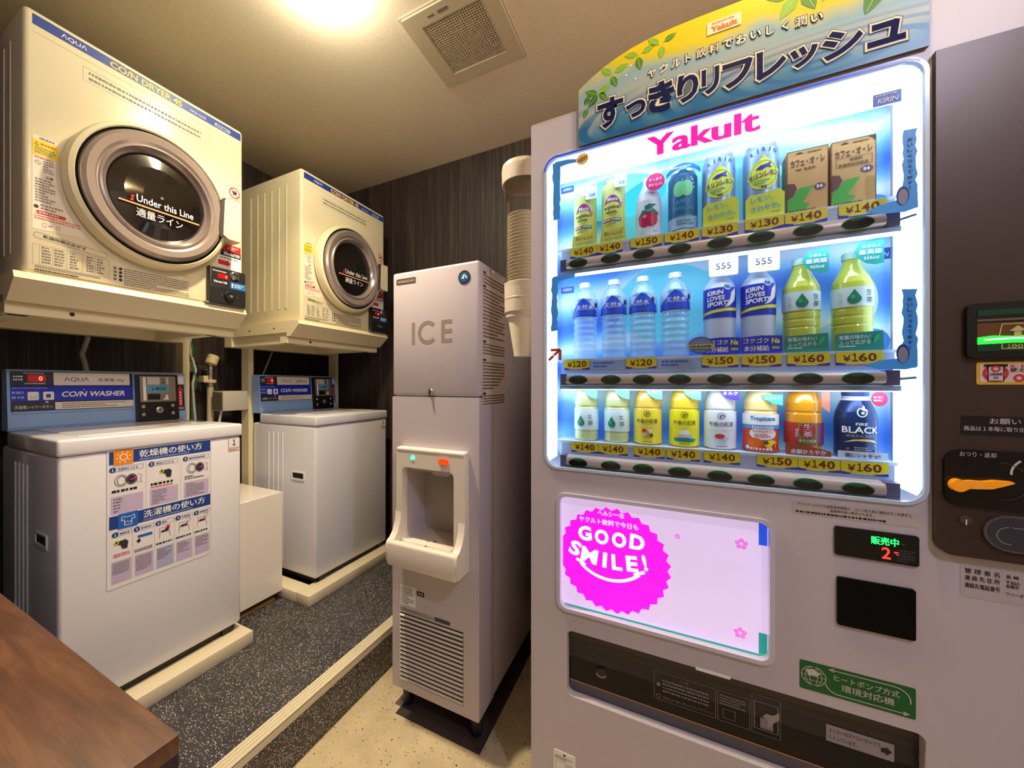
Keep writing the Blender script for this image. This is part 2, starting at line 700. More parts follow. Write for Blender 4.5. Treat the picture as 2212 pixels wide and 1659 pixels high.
struct('floor', WX, RX, FY, BY, -0.05, 0.0, FLOORM)
struct('ceiling', WX, RX, FY, BY, CEIL, CEIL + 0.05, mat_ceiling())
struct('wall_left', WX - 0.05, WX, FY, BY, 0, CEIL, WALLM)
struct('wall_back', WX - 0.05, RX + 0.05, BY, BY + 0.05, 0, CEIL, WALLM)
PALEWALL = M('warm_white_wallpaper', (196, 184, 170), 0.8)
struct('wall_right', RX, RX + 0.05, FY, BY, 0, CEIL, PALEWALL)
struct('wall_front', WX - 0.05, RX + 0.05, FY - 0.05, FY, 0, CEIL, PALEWALL)
struct('wall_added_shade', WX, -1.47, 0.08, 0.19, 0, CEIL, WALLM)  # unseen wall added to keep the near dryer and washer sides dark
struct('platform_floor', WX, -0.992, FY, BY, 0.0, PLAT, PLATM)
NOSE = M('ivory_nosing_strip', (222, 212, 184), 0.4)
nb = MB()
for k in range(4):                                  # ribbed nosing along the step edge
    nb.box(-1.030 + k * 0.011, -1.0215 + k * 0.011, FY, BY, PLAT, PLAT + 0.004, NOSE)
nb.box(-1.030, -0.986, FY, BY, PLAT, PLAT + 0.002, NOSE)
nb.box(-0.9915, -0.986, FY, BY, PLAT - 0.022, PLAT + 0.003, NOSE)
nb.build('trim_1', kind='structure')

# ceiling vent
t = thing('ceiling_vent', 'square beige ventilation grille set in the ceiling above the ice dispenser', 'vent', (-0.652, 1.253, CEIL))
VENTM = M('vent_ivory', (206, 192, 166), 0.6)
vf = Fr((-0.652, 1.253, CEIL), (1, 0, 0), (0, -1, 0))      # normal points down
b = MB()
b.plate(vf, rr(-0.168, 0.168, -0.168, 0.168, 0.004, 2), [rr(-0.115, 0.115, -0.115, 0.115, 0, 1)], 0.0, 0.008, VENTM)
b.plate(vf, rr(-0.176, 0.176, -0.176, 0.176, 0.004, 2), [rr(-0.165, 0.165, -0.165, 0.165, 0, 1)], 0.0, 0.003, VENTM)
b.rect(vf, -0.075, -0.05, 0.135, 0.143, PGREY, 21)
b.rect(vf, -0.035, 0.005, 0.133, 0.145, PGREY, 21)
b.build('frame', t)
b = MB()
b.box(-0.652 - 0.116, -0.652 + 0.116, 1.253 - 0.116, 1.253 + 0.116, CEIL - 0.0015, CEIL - 0.0005, DARK)
b.build('duct_backing', t)
b = MB()
nbar = 25
for k in range(nbar):
    p = -0.115 + 0.23 * (k + 0.5) / nbar
    b.box(-0.652 - 0.115, -0.652 + 0.115, 1.253 + p - 0.0017, 1.253 + p + 0.0017, CEIL - 0.006, CEIL - 0.002, VENTM)
    b.box(-0.652 + p - 0.0017, -0.652 + p + 0.0017, 1.253 - 0.115, 1.253 + 0.115, CEIL - 0.0061, CEIL - 0.0021, VENTM)
b.build('grille', t)

# ceiling lamps and the added fill lamp, each with a luminous drop lens
RIMM = M('downlight_rim', (235, 228, 214), 0.4)
DL_LABEL = ['round ceiling lamp between the dryers and the vent', 'round ceiling lamp in front of the top of the vending machine', 'added round fill lamp on the ceiling nearest the right-hand wall']
for i, (lx, ly, pw, lc) in enumerate(DOWNLIGHTS):
    t = thing('ceiling_lamp', DL_LABEL[i], 'light', (lx, ly, CEIL), 'ceiling lamps')
    MB().lathe([(0.050, -0.012), (0.060, -0.012), (0.068, -0.006), (0.070, 0.0)], (lx, ly, CEIL - 0.0005), RIMM, 32, cap=False).build('rim', t)
    MB().lathe([(0.0, -0.068), (0.018, -0.065), (0.034, -0.055), (0.045, -0.038), (0.049, -0.022), (0.0495, -0.006)], (lx, ly, CEIL - 0.0008), MLAMP('lamp_lens_%d' % i, lc, pw), 32, cap=False).build('lens', t)

# ================================================================== counter at lower left
cx1, cy1, cz = -0.492, 0.237, 0.75
WOOD = mat_wood()
t = thing('counter', 'brown wood-grain counter corner in the lower left foreground', 'counter', (-0.92, -0.25, 0))
b = MB()
b.rbox(-1.465, cx1, -0.75, cy1, cz - 0.022, cz, 0.0015, WOOD)
b.build('countertop', t)
b = MB()
b.box(-0.99 + 0.004, cx1 - 0.0005, cy1 - 0.021, cy1 - 0.0005, 0, cz - 0.022, M('dark_navy_panel', (34, 28, 38), 0.45))
b.box(cx1 - 0.021, cx1 - 0.0005, -0.75, cy1 - 0.021, 0, cz - 0.022, M('dark_navy_panel'))
b.build('side_panel', t)

# ================================================================== coin dryers on stands
DX = -1.446


def fine_dashes(b, fr, x0, x1, y0, y1, n, mat, seed):
    b.fine(fr, x0, x1, y0, y1, n, mat, seed)


def make_dryer():
    Y0, Y1, Z0, Z1 = 0.341, 0.916, 1.436, 2.122
    t = thing('coin_dryer', 'large cream front-loading coin dryer nearest the camera, on the raised stand at left', 'dryer', (DX - 0.25, (Y0 + Y1) / 2, Z0))
    b = MB()
    b.rbox(DX - 0.50, DX, Y0, Y1, Z0, Z1, 0.012, CREAM, 3)
    for k in range(6):                                  # pressed ribs of the side panel
        xr = DX - 0.10 - k * 0.052
        for yy in (Y0 - 0.002, Y1 - 0.002):
            b.rbox(xr - 0.007, xr + 0.007, yy, yy + 0.004, Z0 + 0.06, Z1 - 0.06, 0.0015, CREAM, 1)
    b.build('cabinet', t)
    f = Fr((DX, 0, 0), (0, 1, 0), (0, 0, 1))
    # header strip
    b = MB()
    b.rect(f, 0.357, 0.906, 2.081, 2.108, PBLUE, 1)
    b.text(f, 'ΛQUΛ', 0.437, 2.0935, 0.013, PWHITE, w=0.052, bold=0.01)
    b.text(f, 'CO/N DRYER 45', 0.609, 2.093, 0.019, PYELLOW_O, w=0.190, bold=0.03)
    b.disc(f, 0.552, 2.1055, 0.0016, PYELLOW_O, 2)
    b.text(f, 'MCD-CK45', 0.755, 2.091, 0.007, PWHITE, w=0.05)
    b.rrect(f, 0.809, 0.867, 2.085, 2.098, 0.0064, M('oval_badge', (170, 176, 190), 0.4), 2)
    b.fine(f, 0.817, 0.86, 2.086, 2.097, 1, PBLUE, 3, 3)
    b.rect(f, 0.357, 0.906, 2.062, 2.0632, M('crease', (206, 190, 150), 0.5), 1)
    b.build('header_strip', t)
    # notice and instruction print on the face
    b = MB()
    b.frame(f, 0.455, 0.793, 2.004, 2.042, 0.0009, PGREYL, 1)
    b.fine(f, 0.467, 0.782, 2.024, 2.037, 1, PGREY, 7)
    b.fine(f, 0.467, 0.782, 2.009, 2.021, 1, PGREY, 8)
    b.build('notice_label', t)
    b = MB()
    b.poly(f, [(0.357, 1.553), (0.357, 1.797), (0.409, 1.797), (0.402, 1.74), (0.402, 1.70), (0.412, 1.65), (0.44, 1.595), (0.468, 1.56)], PCREAM, 1)
    b.rect(f, 0.357, 0.405, 1.747, 1.786, PYELLOW, 2)
    b.line(f, [(0.361, 1.772), (0.3645, 1.78), (0.368, 1.772), (0.361, 1.772)], 0.0008, PBLACK, 3)
    b.fine(f, 0.372, 0.402, 1.773, 1.781, 1, PRED, 1, 3)
    b.fine(f, 0.361, 0.402, 1.751, 1.769, 3, PGREY, 2, 3)
    b.fine(f, 0.37, 0.402, 1.788, 1.796, 1, PGREY, 2, 3)
    b.fine(f, 0.361, 0.398, 1.738, 1.744, 1, PRED, 3)
    b.ring(f, 0.367, 1.727, 0.005, 0.0009, PGREY, 2)
    b.line(f, [(0.3635, 1.7305), (0.3705, 1.7235)], 0.0009, PGREY, 2)
    b.fine(f, 0.377, 0.399, 1.705, 1.737, 5, PGREY, 4)
    b.text(f, '注意', 0.388, 1.694, 0.007, PBLACK, bold=0.02)
    b.fine(f, 0.362, 0.402, 1.625, 1.688, 9, PGREY, 5)
    b.disc(f, 0.364, 1.612, 0.0045, PBLACK, 2)
    b.fine(f, 0.372, 0.425, 1.606, 1.622, 2, PGREY, 6)
    b.rrect(f, 0.364, 0.42, 1.594, 1.603, 0.004, PRED, 2)
    b.fine(f, 0.369, 0.416, 1.595, 1.602, 1, PWHITE, 6, 3)
    b.fine(f, 0.361, 0.455, 1.579, 1.592, 2, M('print_pink', (214, 90, 90), 0.5), 7)
    b.frame(f, 0.376, 0.382, 1.562, 1.573, 0.0008, PRED, 2)
    b.frame(f, 0.402, 0.408, 1.562, 1.573, 0.0008, PRED, 2)
    b.fine(f, 0.386, 0.395, 1.565, 1.57, 1, PGREY, 8)
    # drying-time table
    b.ring(f, 0.367, 1.538, 0.0075, 0.0008, PGREY, 2, pi / 2, 1.5 * pi, 8)
    b.ring(f, 0.500, 1.524, 0.0075, 0.0008, PGREY, 2, -pi / 2, 0.5 * pi, 8)
    b.line(f, [(0.367, 1.5455), (0.50, 1.5315)], 0.0008, PGREY, 2)
    b.line(f, [(0.367, 1.5305), (0.50, 1.5165)], 0.0008, PGREY, 2)
    b.text(f, '乾燥時間のめやす', 0.419, 1.5335, 0.0085, PBLACK, w=0.085, bold=0.02, rot=-0.1)
    for k, (xa, xb) in enumerate(((0.374, 0.392), (0.398, 0.418), (0.428, 0.447), (0.462, 0.478), (0.485, 0.502))):
        b.fine(f, xa, xb, 1.466, 1.512, 6, PGREY, 20 + k)
    b.frame(f, 0.358, 0.512, 1.462, 1.514, 0.0006, PGREYL, 2)
    for xx in (0.370, 0.395, 0.422, 0.454, 0.481):
        b.line(f, [(xx, 1.462), (xx, 1.514)], 0.0006, PGREYL, 2)
    b.fine(f, 0.361, 0.50, 1.452, 1.460, 2, PGREY, 31)
    b.fine(f, 0.361, 0.45, 1.4445, 1.451, 1, PBLACK, 32)
    b.line(f, [(0.36, 1.4415), (0.76, 1.4415)], 0.0014, PBLACK, 2)
    for k in range(4):
        b.rrect(f, 0.522, 0.529, 1.491 - 0.011 * k, 1.498 - 0.011 * k, 0.001, PGREY, 2)
        b.disc(f, 0.5385, 1.4945 - 0.011 * k, 0.0042, PBLACK, 2)
    b.fine(f, 0.547, 0.735, 1.447, 1.50, 8, PGREY, 33)
    b.text(f, 'ΛQUΛ', 0.715, 1.515, 0.004, PGREY, w=0.03)
    b.build('instruction_print', t)
    # door
    c = (DX, 0.620, 1.728)
    d = MB()
    d.lathe([(0.207, 0.0), (0.207, 0.007)], c, PBLACK, 64, AX_X, cap=False)
    d.lathe([(0.207, 0.007), (0.2135, 0.009), (0.2135, 0.030), (0.209, 0.044), (0.199, 0.050), (0.196, 0.046)], c, CREAM, 64, AX_X, cap=False)
    d.lathe([(0.196, 0.046), (0.194, 0.040), (0.190, 0.046)], c, PBLACK, 64, AX_X, cap=False)
    door = d.build('door', t)
    d = MB()
    RINGM = M('door_ring_plastic', (190, 176, 170), 0.2, metal=0.6, coat=0.4)
    d.lathe([(0.190, 0.046), (0.187, 0.056), (0.178, 0.062), (0.160, 0.060), (0.152, 0.055), (0.149, 0.058), (0.144, 0.060), (0.137, 0.050), (0.131, 0.044), (0.129, 0.034)], c, RINGM, 64, AX_X, cap=False)
    d.build('door_ring', door)
    d = MB()
    d.lathe([(0.1295, 0.036), (0.125, 0.040), (0.09, 0.047), (0.045, 0.051), (0.0, 0.052)], c, M('smoked_door_glass', (24, 19, 17), 0.06, coat=0.6), 48, AX_X, cap=False)
    g = Fr((DX + 0.0535, 0, 0), (0, 1, 0), (0, 0, 1))
    LINE_O = M('fill_line_orange', (244, 170, 120), 0.5)
    d.rect(g, 0.514, 0.730, 1.683, 1.6875, LINE_O, 1)
    d.text(g, 'Under this Line', 0.634, 1.705, 0.021, PWHITE, w=0.155, bold=0.012)
    d.text(g, '適量ライン', 0.618, 1.664, 0.025, PWHITE, w=0.124, bold=0.015)
    d.text(g, 'S', 0.546, 1.70, 0.018, PRED, w=0.011, bold=0.04, shear=0.3)
    d.ring(g, 0.622, 1.729, 0.003, 0.002, STEEL, 1)
    d.build('door_glass', door)
    # latch at the door's right edge
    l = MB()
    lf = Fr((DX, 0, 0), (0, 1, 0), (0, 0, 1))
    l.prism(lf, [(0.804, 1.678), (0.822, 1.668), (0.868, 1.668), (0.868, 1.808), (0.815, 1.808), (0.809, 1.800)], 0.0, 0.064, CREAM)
    l.prism(lf, [(0.793, 1.664), (0.804, 1.678), (0.809, 1.800), (0.815, 1.808), (0.806, 1.808), (0.797, 1.79), (0.790, 1.70)], 0.0, 0.0645, M('latch_notch_shade', (70, 62, 62), 0.4))  # dark strip beside the latch paints the notch's shade into the colour
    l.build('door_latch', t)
    # stickers at right
    b = MB()
    b.ring(f, 0.883, 1.872, 0.0185, 0.004, PRED, 1, ry=0.0185)
    b.disc(f, 0.883, 1.872, 0.0165, PWHITE, 1)
    for dx_, dz_ in ((-0.006, 0.002), (0.0, -0.001), (0.006, 0.001), (0.002, 0.005), (-0.003, -0.005)):
        b.disc(f, 0.883 + dx_, 1.872 + dz_, 0.0038, PBLACK, 2)
    b.line(f, [(0.870, 1.885), (0.896, 1.859)], 0.003, PRED, 3)
    b.fine(f, 0.862, 0.905, 1.843, 1.85, 1, PORANGE, 4)
    b.build('warning_sticker', t)
    b = MB()
    b.rect(f, 0.867, 0.906, 1.778, 1.831, PBLUE, 1)
    b.fine(f, 0.870, 0.903, 1.782, 1.826, 5, PWHITE, 5)
    rd = random.Random(4)
    for r_ in range(4):
        for c_ in range(2):
            b.disc(f, 0.876 + 0.02 * c_, 1.765 - 0.019 * r_, 0.0055, [PORANGE, M('icon_grey', (190, 188, 186), 0.5), PBLUE, M('icon_tan', (196, 150, 100), 0.5)][(r_ * 2 + c_ * 3) % 4], 1)
    b.build('payment_sticker', t)
    b = MB()
    b.poly(f, [(0.817, 1.577), (0.906, 1.577), (0.906, 1.67), (0.85, 1.67), (0.828, 1.632), (0.815, 1.61)], PWHITE, 1)
    b.poly(f, [(0.834, 1.645), (0.906, 1.645), (0.906, 1.67), (0.85, 1.67)], PRED, 2)
    b.poly(f, [(0.828, 1.625), (0.906, 1.625), (0.906, 1.645), (0.834, 1.645)], PBLACK, 2)
    b.text(f, '30min/100', 0.872, 1.635, 0.012, PWHITE, w=0.06, bold=0.03, h=3)
    b.fine(f, 0.855, 0.90, 1.651, 1.665, 2, PWHITE, 9, 3)
    b.poly(f, [(0.822, 1.590), (0.855, 1.590), (0.855, 1.585), (0.868, 1.5985), (0.855, 1.612), (0.855, 1.607), (0.822, 1.607)], PRED, 2)
    b.fine(f, 0.83, 0.90, 1.612, 1.622, 1, PGREY, 10)
    b.build('price_sticker', t)
    # coin box
    b = MB()
    b.rbox(DX - 0.01, DX + 0.022, 0.782, 0.913, 1.440, 1.572, 0.005, M('coin_box_charcoal', (40, 38, 40), 0.35))
    b.rbox(DX + 0.0, DX + 0.016, 0.772, 0.915, 1.4365, 1.444, 0.003, GREY)
    cb = b.build('coin_box', t)
    k = Fr((DX + 0.022, 0, 0), (0, 1, 0), (0, 0, 1))
    b = MB()
    b.rrect(k, 0.787, 0.846, 1.511, 1.568, 0.003, PBLACK, 1)
    b.rect(k, 0.808, 0.845, 1.532, 1.549, M('red_display_window', (170, 8, 16), 0.3, emit=0.35), 2)
    b.text(k, '0', 0.838, 1.5405, 0.011, M('display_digit', (255, 150, 130), 0.5, emit=1.2), w=0.006, bold=0.02, h=3)
    b.fine(k, 0.791, 0.842, 1.553, 1.560, 1, PWHITE, 1)
    b.text(k, '30min/100', 0.818, 1.5185, 0.008, PWHITE, w=0.048, bold=0.02)
    b.build('display', cb)
    b = MB()
    b.lathe([(0.016, 0.0), (0.016, 0.003), (0.012, 0.006), (0.0, 0.007)], (DX + 0.022, 0.869, 1.551), CHROME, 24, AX_X)
    b.build('coin_slot', cb)
    b = MB()
    b.rrect(k, 0.854, 0.911, 1.503, 1.527, 0.004, M('sticker_sky_blue', (28, 120, 190), 0.5), 1)
    b.poly(k, [(0.859, 1.507), (0.863, 1.507), (0.863, 1.517), (0.865, 1.517), (0.861, 1.524), (0.857, 1.517), (0.859, 1.517)], PWHITE, 2)
    b.fine(k, 0.868, 0.906, 1.508, 1.522, 2, PWHITE, 3)
    b.build('coin_guide_sticker', cb)
    b = MB()
    b.rrect(k, 0.785, 0.911, 1.443, 1.498, 0.003, PBLACK, 1)
    b.lathe([(0.019, 0.0), (0.019, 0.003), (0.016, 0.006), (0.011, 0.006), (0.010, 0.003), (0.0, 0.003)], (DX + 0.0225, 0.850, 1.472), M('lock_black', (30, 30, 32), 0.25), 24, AX_X)
    b.lathe([(0.006, 0.0), (0.006, 0.008), (0.0, 0.008)], (DX + 0.0225, 0.853, 1.472), STEEL, 16, AX_X)
    for yy in (0.822, 0.88):
        b.disc(k, yy, 1.474, 0.0018, STEEL, 3)
    b.build('cash_drawer_lock', cb)
    return t


PYELLOW_O = M('print_amber', (250, 200, 10), 0.5)
PGREYL = M('print_light_grey', (176, 170, 160), 0.5)
PCREAM = M('print_ivory', (244, 236, 216), 0.5)
dryer = make_dryer()
dryer['group'] = 'coin dryers'
d2 = copy_tree(dryer)
d2.location.y += 0.841
d2['label'] = 'cream front-loading coin dryer farther back, with its ribbed side in view'


def make_stand(yl, yr, posts, label):
    """welded cream stand that carries a dryer; yl, yr its left and right edges, posts the near corners of its uprights"""
    t = thing('dryer_stand', label, 'stand', (-1.72, (yl + yr) / 2, PLAT), 'dryer stands')
    zt = 1.4355
    f = Fr((0, 0, 0), (1, 0, 0), (0, 0, 1))
    b = MB()
    # sloped apron under the dryer front, with side plates
    prof = [(-1.440, zt), (-1.432, zt - 0.018), (-1.490, zt - 0.070), (-1.515, zt - 0.070), (-1.515, zt)]
    n = len(prof)
    b.add([(x, yl, z) for x, z in prof] + [(x, yr, z) for x, z in prof], [(i, (i + 1) % n, n + (i + 1) % n, n + i) for i in range(n)] + [tuple(range(n)), tuple(reversed(range(n, 2 * n)))], CREAM2)
    for yy in (yl, yr - 0.012):
        b.box(-1.962, -1.515, yy, yy + 0.012, zt - 0.052, zt, CREAM2)
        for xx in (-1.60, -1.78):
            b.lathe([(0.004, 0), (0.004, 0.001), (0, 0.001)], (xx, yy - 0.0002 if yy == yl else yy + 0.0122, zt - 0.03), PBLACK, 8, AX_NY)
    b.box(-1.962, -1.515, yl + 0.012, yr - 0.012, zt - 0.02, zt - 0.0005, CREAM2)
    b.build('tray', t)
    b = MB()
    b.box(-1.56, -1.512, yl + 0.002, yr - 0.002, zt - 0.100, zt - 0.0705, CREAM2)
    b.box(-1.985, -1.925, min(yl, posts[0]), max(yr, posts[1] + 0.028), zt - 0.100, zt - 0.052, CREAM2)
    for yy in (yl + 0.012, yr - 0.09):
        b.box(-1.925, -1.535, yy, yy + 0.04, zt - 0.1, zt - 0.052, CREAM2)
    b.lathe([(0.006, 0.0), (0.006, 0.001), (0, 0.001)], (-1.512, yl + 0.13, zt - 0.085), PBLACK, 10, AX_X)
    b.build('underframe', t)
    for py in posts:
        MB().box(-1.985, -1.925, py, py + 0.027, PLAT, zt - 0.100, CREAM2).build('post', t)
    return t


make_stand(0.322, 0.922, (0.334, 0.941), 'cream steel stand carrying the dryer nearest the camera')
make_stand(1.160, 1.772, (1.249, 1.842), 'cream steel stand carrying the farther dryer')

# power cords
CORDW = M('cord_white', (206, 200, 196), 0.5)
CORDG = M('cord_green', (40, 110, 60), 0.5)


def cord(name, path, r, mat, label, extra=None):
    b = MB().tube(path, r, mat)
    if extra:
        b.tube(extra[0], r * 0.8, extra[1])
    o = b.build(name)
    tag(o, label, 'cord', 'hanging cords')
    return o


cord('power_cord', [(-2.05, 0.66, 1.34), (-2.07, 0.648, 1.27), (-2.06, 0.655, 1.22), (-2.05, 0.665, 1.14), (-2.04, 0.67, 1.02), (-1.99, 0.672, 0.80), (-1.99, 0.672, 0.60)], 0.009, CORDW, 'white power cord hanging under the nearer dryer behind the blue washer panel')
cord('power_cord', [(-2.0, 1.44, 1.34), (-2.02, 1.43, 1.28), (-2.03, 1.40, 1.20), (-2.03, 1.385, 1.10), (-2.0, 1.38, 0.9)], 0.005, CORDW, 'thin pale cord hanging under the farther dryer')
cord('earth_wire', [(-2.08, 1.05, 1.40), (-2.085, 1.055, 1.30), (-2.08, 1.075, 1.22), (-2.08, 1.06, 1.15), (-2.09, 1.070, 1.05), (-2.10, 1.085, 0.95), (-2.10, 1.085, 0.70)], 0.006, CORDW, 'twisted green and white wires hanging beside the stand post left of the tap', ([(-2.086, 1.045, 1.40), (-2.075, 1.06, 1.32), (-2.09, 1.06, 1.25), (-2.07, 1.075, 1.17), (-2.09, 1.062, 1.08), (-2.095, 1.065, 0.98), (-2.095, 1.06, 0.80)], CORDG))

# ================================================================== coin washers
PANELB = M('washer_panel_blue', (146, 184, 238), 0.35, coat=0.2)


def make_washer(y0, y1, number, label):
    t = thing('coin_washer', label, 'washing machine', (DX - 0.235, (y0 + y1) / 2, 0.212), 'coin washers')
    yc = (y0 + y1) / 2
    b = MB()
    b.rbox(-1.913, DX - 0.004, y0 + 0.003, y1 - 0.003, 0.236, 0.950, 0.010, WHITE if number == '1' else WHITE, 3)
    for k in range(4):
        xr = DX - 0.235 - k * 0.035
        for yy in (y0 + 0.001, y1 - 0.005):
            b.rbox(xr - 0.005, xr + 0.005, yy, yy + 0.004, 0.28, 0.91, 0.0012, WHITE, 1)
    b.build('cabinet', t)
    b = MB()
    b.box(-1.90, DX - 0.02, y0 + 0.02, y1 - 0.02, 0.212, 0.2355, M('plinth_black', (22, 22, 24), 0.5))
    for yy in (y0 + 0.03, y1 - 0.07):
        b.box(DX - 0.06, DX - 0.012, yy, yy + 0.04, 0.2125, 0.235, BLACK)
    b.build('base', t)
    b = MB()
    b.rbox(-1.855, DX + 0.001, y0, y1, 0.951, 0.998, 0.008, WHITE, 3)
    b.build('top_cover', t)
    b = MB()
    b.rbox(-1.835, DX - 0.055, y0 + 0.06, y1 - 0.06, 0.9975, 1.0005, 0.001, WHITE, 1)
    b.rbox(-1.66, -1.648, y0 + 0.06, y1 - 0.06, 1.0, 1.0015, 0.0005, M('lid_hinge_line', (214, 206, 196), 0.4), 1)
    lf = Fr((-1.62, yc, 1.0005), (0, 1, 0), (-1, 0, 0))
    b.fine(lf, 0.05, 0.17, -0.05, 0.02, 4, M('print_tan', (176, 150, 120), 0.5), 3, 2)
    b.build('lid', t)
    for yy, s in ((y0, -1), (y1, 1)):                     # grip recess in each side
        b = MB()
        hf = Fr((0, yy + s * -0.003, 0), (1, 0, 0) if s < 0 else (-1, 0, 0), (0, 0, 1))
        sg = 1 if s < 0 else -1
        xa, xb = sorted((sg * -1.612, sg * -1.522))
        b.plate(hf, rr(xa, xb, 0.686, 0.728, 0.004, 3), [rr(xa + 0.007, xb - 0.007, 0.696, 0.722, 0.003, 3)], -0.002, 0.003, WHITE)
        b.poly(hf, rr(xa + 0.006, xb - 0.006, 0.695, 0.723, 0.003, 3), DARK, 1)
        b.build('grip', t)
    # number plate
    f = Fr((DX - 0.004, 0, 0), (0, 1, 0), (0, 0, 1))
    b = MB()
    b.rect(f, y1 - 0.052, y1 - 0.010, 0.897, 0.947, PWHITE, 1)
    b.frame(f, y1 - 0.052, y1 - 0.010, 0.897, 0.947, 0.0012, PBLACK, 2)
    b.line(f, [(y1 - 0.052, 0.909), (y1 - 0.010, 0.909)], 0.0012, PBLACK, 2)
    b.num(f, number, y1 - 0.031, 0.929, 0.022, PBLACK, 0.0125, bold=0.04)
    b.fine(f, y1 - 0.049, y1 - 0.013, 0.899, 0.907, 1, PRED, 3, 3)
    b.build('number_plate', t)
    # control panel housing
    hb = MB()
    prof = [(-1.856, 0.9985), (-1.852, 1.010), (-1.868, 1.190), (-1.876, 1.198), (-1.913, 1.198), (-1.913, 0.9985)]
    n = len(prof)
    hb.add([(x, y0 + 0.002, z) for x, z in prof] + [(x, y1 + 0.006, z) for x, z in prof], [(i, (i + 1) % n, n + (i + 1) % n, n + i) for i in range(n)] + [tuple(range(n)), tuple(reversed(range(n, 2 * n)))], PANELB)
    uy = Vector((-0.016, 0, 0.180)).normalized()
    p = Fr(Vector((-1.852, y0 - 0.402, 1.010)) - uy * 1.010, (0, 1, 0), uy)
    hb.line(p, [(0.414, 1.135), (0.414, 1.052), (0.735, 1.052)], 0.002, M('panel_groove', (96, 132, 186), 0.4), 1)
    house = hb.build('control_housing', t)
    b = MB()
    b.rrect(p, 0.411, 0.732, 1.060, 1.192, 0.004, PBLACK, 1)
    SILV = M('panel_film_ivory', (240, 230, 222), 0.45)
    b.rect(p, 0.511, 0.723, 1.146, 1.190, SILV, 2)
    b.rect(p, 0.411, 0.729, 1.092, 1.143, PROYAL, 2)
    b.rect(p, 0.513, 0.732, 1.0625, 1.088, SILV, 2)
    b.rect(p, 0.411, 0.511, 1.146, 1.191, M('panel_dark_navy', (40, 42, 60), 0.4), 2)
    b.rect(p, 0.411, 0.512, 1.060, 1.089, M('panel_dark_navy'), 2)
    b.text(p, 'ΛQUΛ', 0.570, 1.166, 0.017, PBLACKB, w=0.066, h=3)
    b.text(p, '洗濯機 5kg', 0.666, 1.165, 0.015, PBLACKB, w=0.078, h=3)
    b.text(p, 'CO/N WASHER', 0.618, 1.115, 0.019, PWHITE, w=0.176, bold=0.025, shear=0.2, h=3)
    b.disc(p, 0.588, 1.130, 0.0018, PWHITE, 3)
    b.fine(p, 0.53, 0.72, 1.066, 1.085, 3, PGREY, 4, 3)
    b.rect(p, 0.450, 0.492, 1.157, 1.181, M('red_display_window'), 3)
    b.text(p, '0', 0.480, 1.169, 0.015, M('display_digit'), w=0.009, bold=0.02, h=4)
    b.fine(p, 0.441, 0.502, 1.183, 1.189, 1, PWHITE, 5, 3)
    b.fine(p, 0.443, 0.502, 1.149, 1.155, 1, PWHITE, 6, 3)
    b.fine(p, 0.418, 0.440, 1.160, 1.180, 2, PWHITE, 7, 3)
    b.fine(p, 0.414, 0.500, 1.133, 1.140, 1, M('print_pale_blue', (150, 170, 240), 0.5), 8, 3)
    b.fine(p, 0.414, 0.442, 1.098, 1.130, 2, M('print_pale_blue'), 9, 3)
    b.text(p, '洗濯槽シャワーボタン', 0.463, 1.0735, 0.011, PWHITE, w=0.088, h=3)
    b.poly(p, [(0.488, 1.087), (0.498, 1.087), (0.493, 1.093)], PWHITE, 4)
    b.build('label_film', house)
    for k, xx in enumerate((0.448, 0.484)):
        b = MB()
        b.prism(p, rr(xx, xx + 0.026, 1.096, 1.124, 0.004, 4), 0.001, 0.004, PWHITE)
        q = Fr(p.P(0, 0, 0.004), p.ux, p.uy)
        if k:
            b.rect(q, xx + 0.007, xx + 0.018, 1.104, 1.116, PBLUE, 1)
        else:
            b.ring(q, xx + 0.013, 1.110, 0.007, 0.0012, PBLUE, 1, pi, 2 * pi, 12)
        b.build('push_button', house)
    # coin box
    b = MB()
    b.prism(p, rr(0.738, 0.883, 1.002, 1.188, 0.004, 3), 0.0, 0.018, BLACK)
    box = b.build('coin_box', house)
    q = Fr(p.P(0, 0, 0.018), p.ux, p.uy)
    b = MB()
    b.prism(q, rr(0.747, 0.872, 1.076, 1.180, 0.003, 3), 0.0, 0.004, M('coin_mech_steel', (150, 140, 130), 0.3, metal=0.6))
    q2 = Fr(p.P(0, 0, 0.022), p.ux, p.uy)
    b.rect(q2, 0.772, 0.846, 1.146, 1.176, M('coin_window_ivory', (216, 206, 190), 0.3), 1)
    b.rect(q2, 0.815, 0.838, 1.146, 1.176, M('coin_window_grey', (140, 134, 130), 0.3), 2)
    b.num(q2, number, 0.826, 1.161, 0.018, PBLACK, 0.010, bold=0.03, h=3)
    b.rect(q2, 0.757, 0.767, 1.082, 1.176, PWHITE, 1)
    b.rect(q2, 0.770, 0.847, 1.114, 1.144, M('price_label_blue', (90, 160, 200), 0.5), 1)
    b.num(q2, '¥400', 0.810, 1.129, 0.016, PBLACK, 0.054, bold=0.01)
    b.rect(q2, 0.772, 0.815, 1.085, 1.108, BLACK, 1)
    b.poly(q2, [(0.824, 1.084), (0.846, 1.084), (0.842, 1.094), (0.842, 1.104), (0.834, 1.104), (0.834, 1.094)], PWHITE, 2)
    b.build('coin_mechanism', box)
    for xx, zz in ((0.757, 1.059), (0.860, 1.059), (0.757, 1.027), (0.860, 1.027)):
        MB().lathe([(0.008, 0.0), (0.007, 0.003), (0.004, 0.005), (0.0, 0.0055)], p.P(xx, zz, 0.018), M('bolt_brass', (206, 196, 166), 0.25, metal=0.9), 14, AX_X).build('bolt', box)
    b = MB()
    b.lathe([(0.013, 0.0), (0.013, 0.004), (0.009, 0.006), (0.0, 0.006)], p.P(0.812, 1.043, 0.018), STEEL, 20, AX_X)
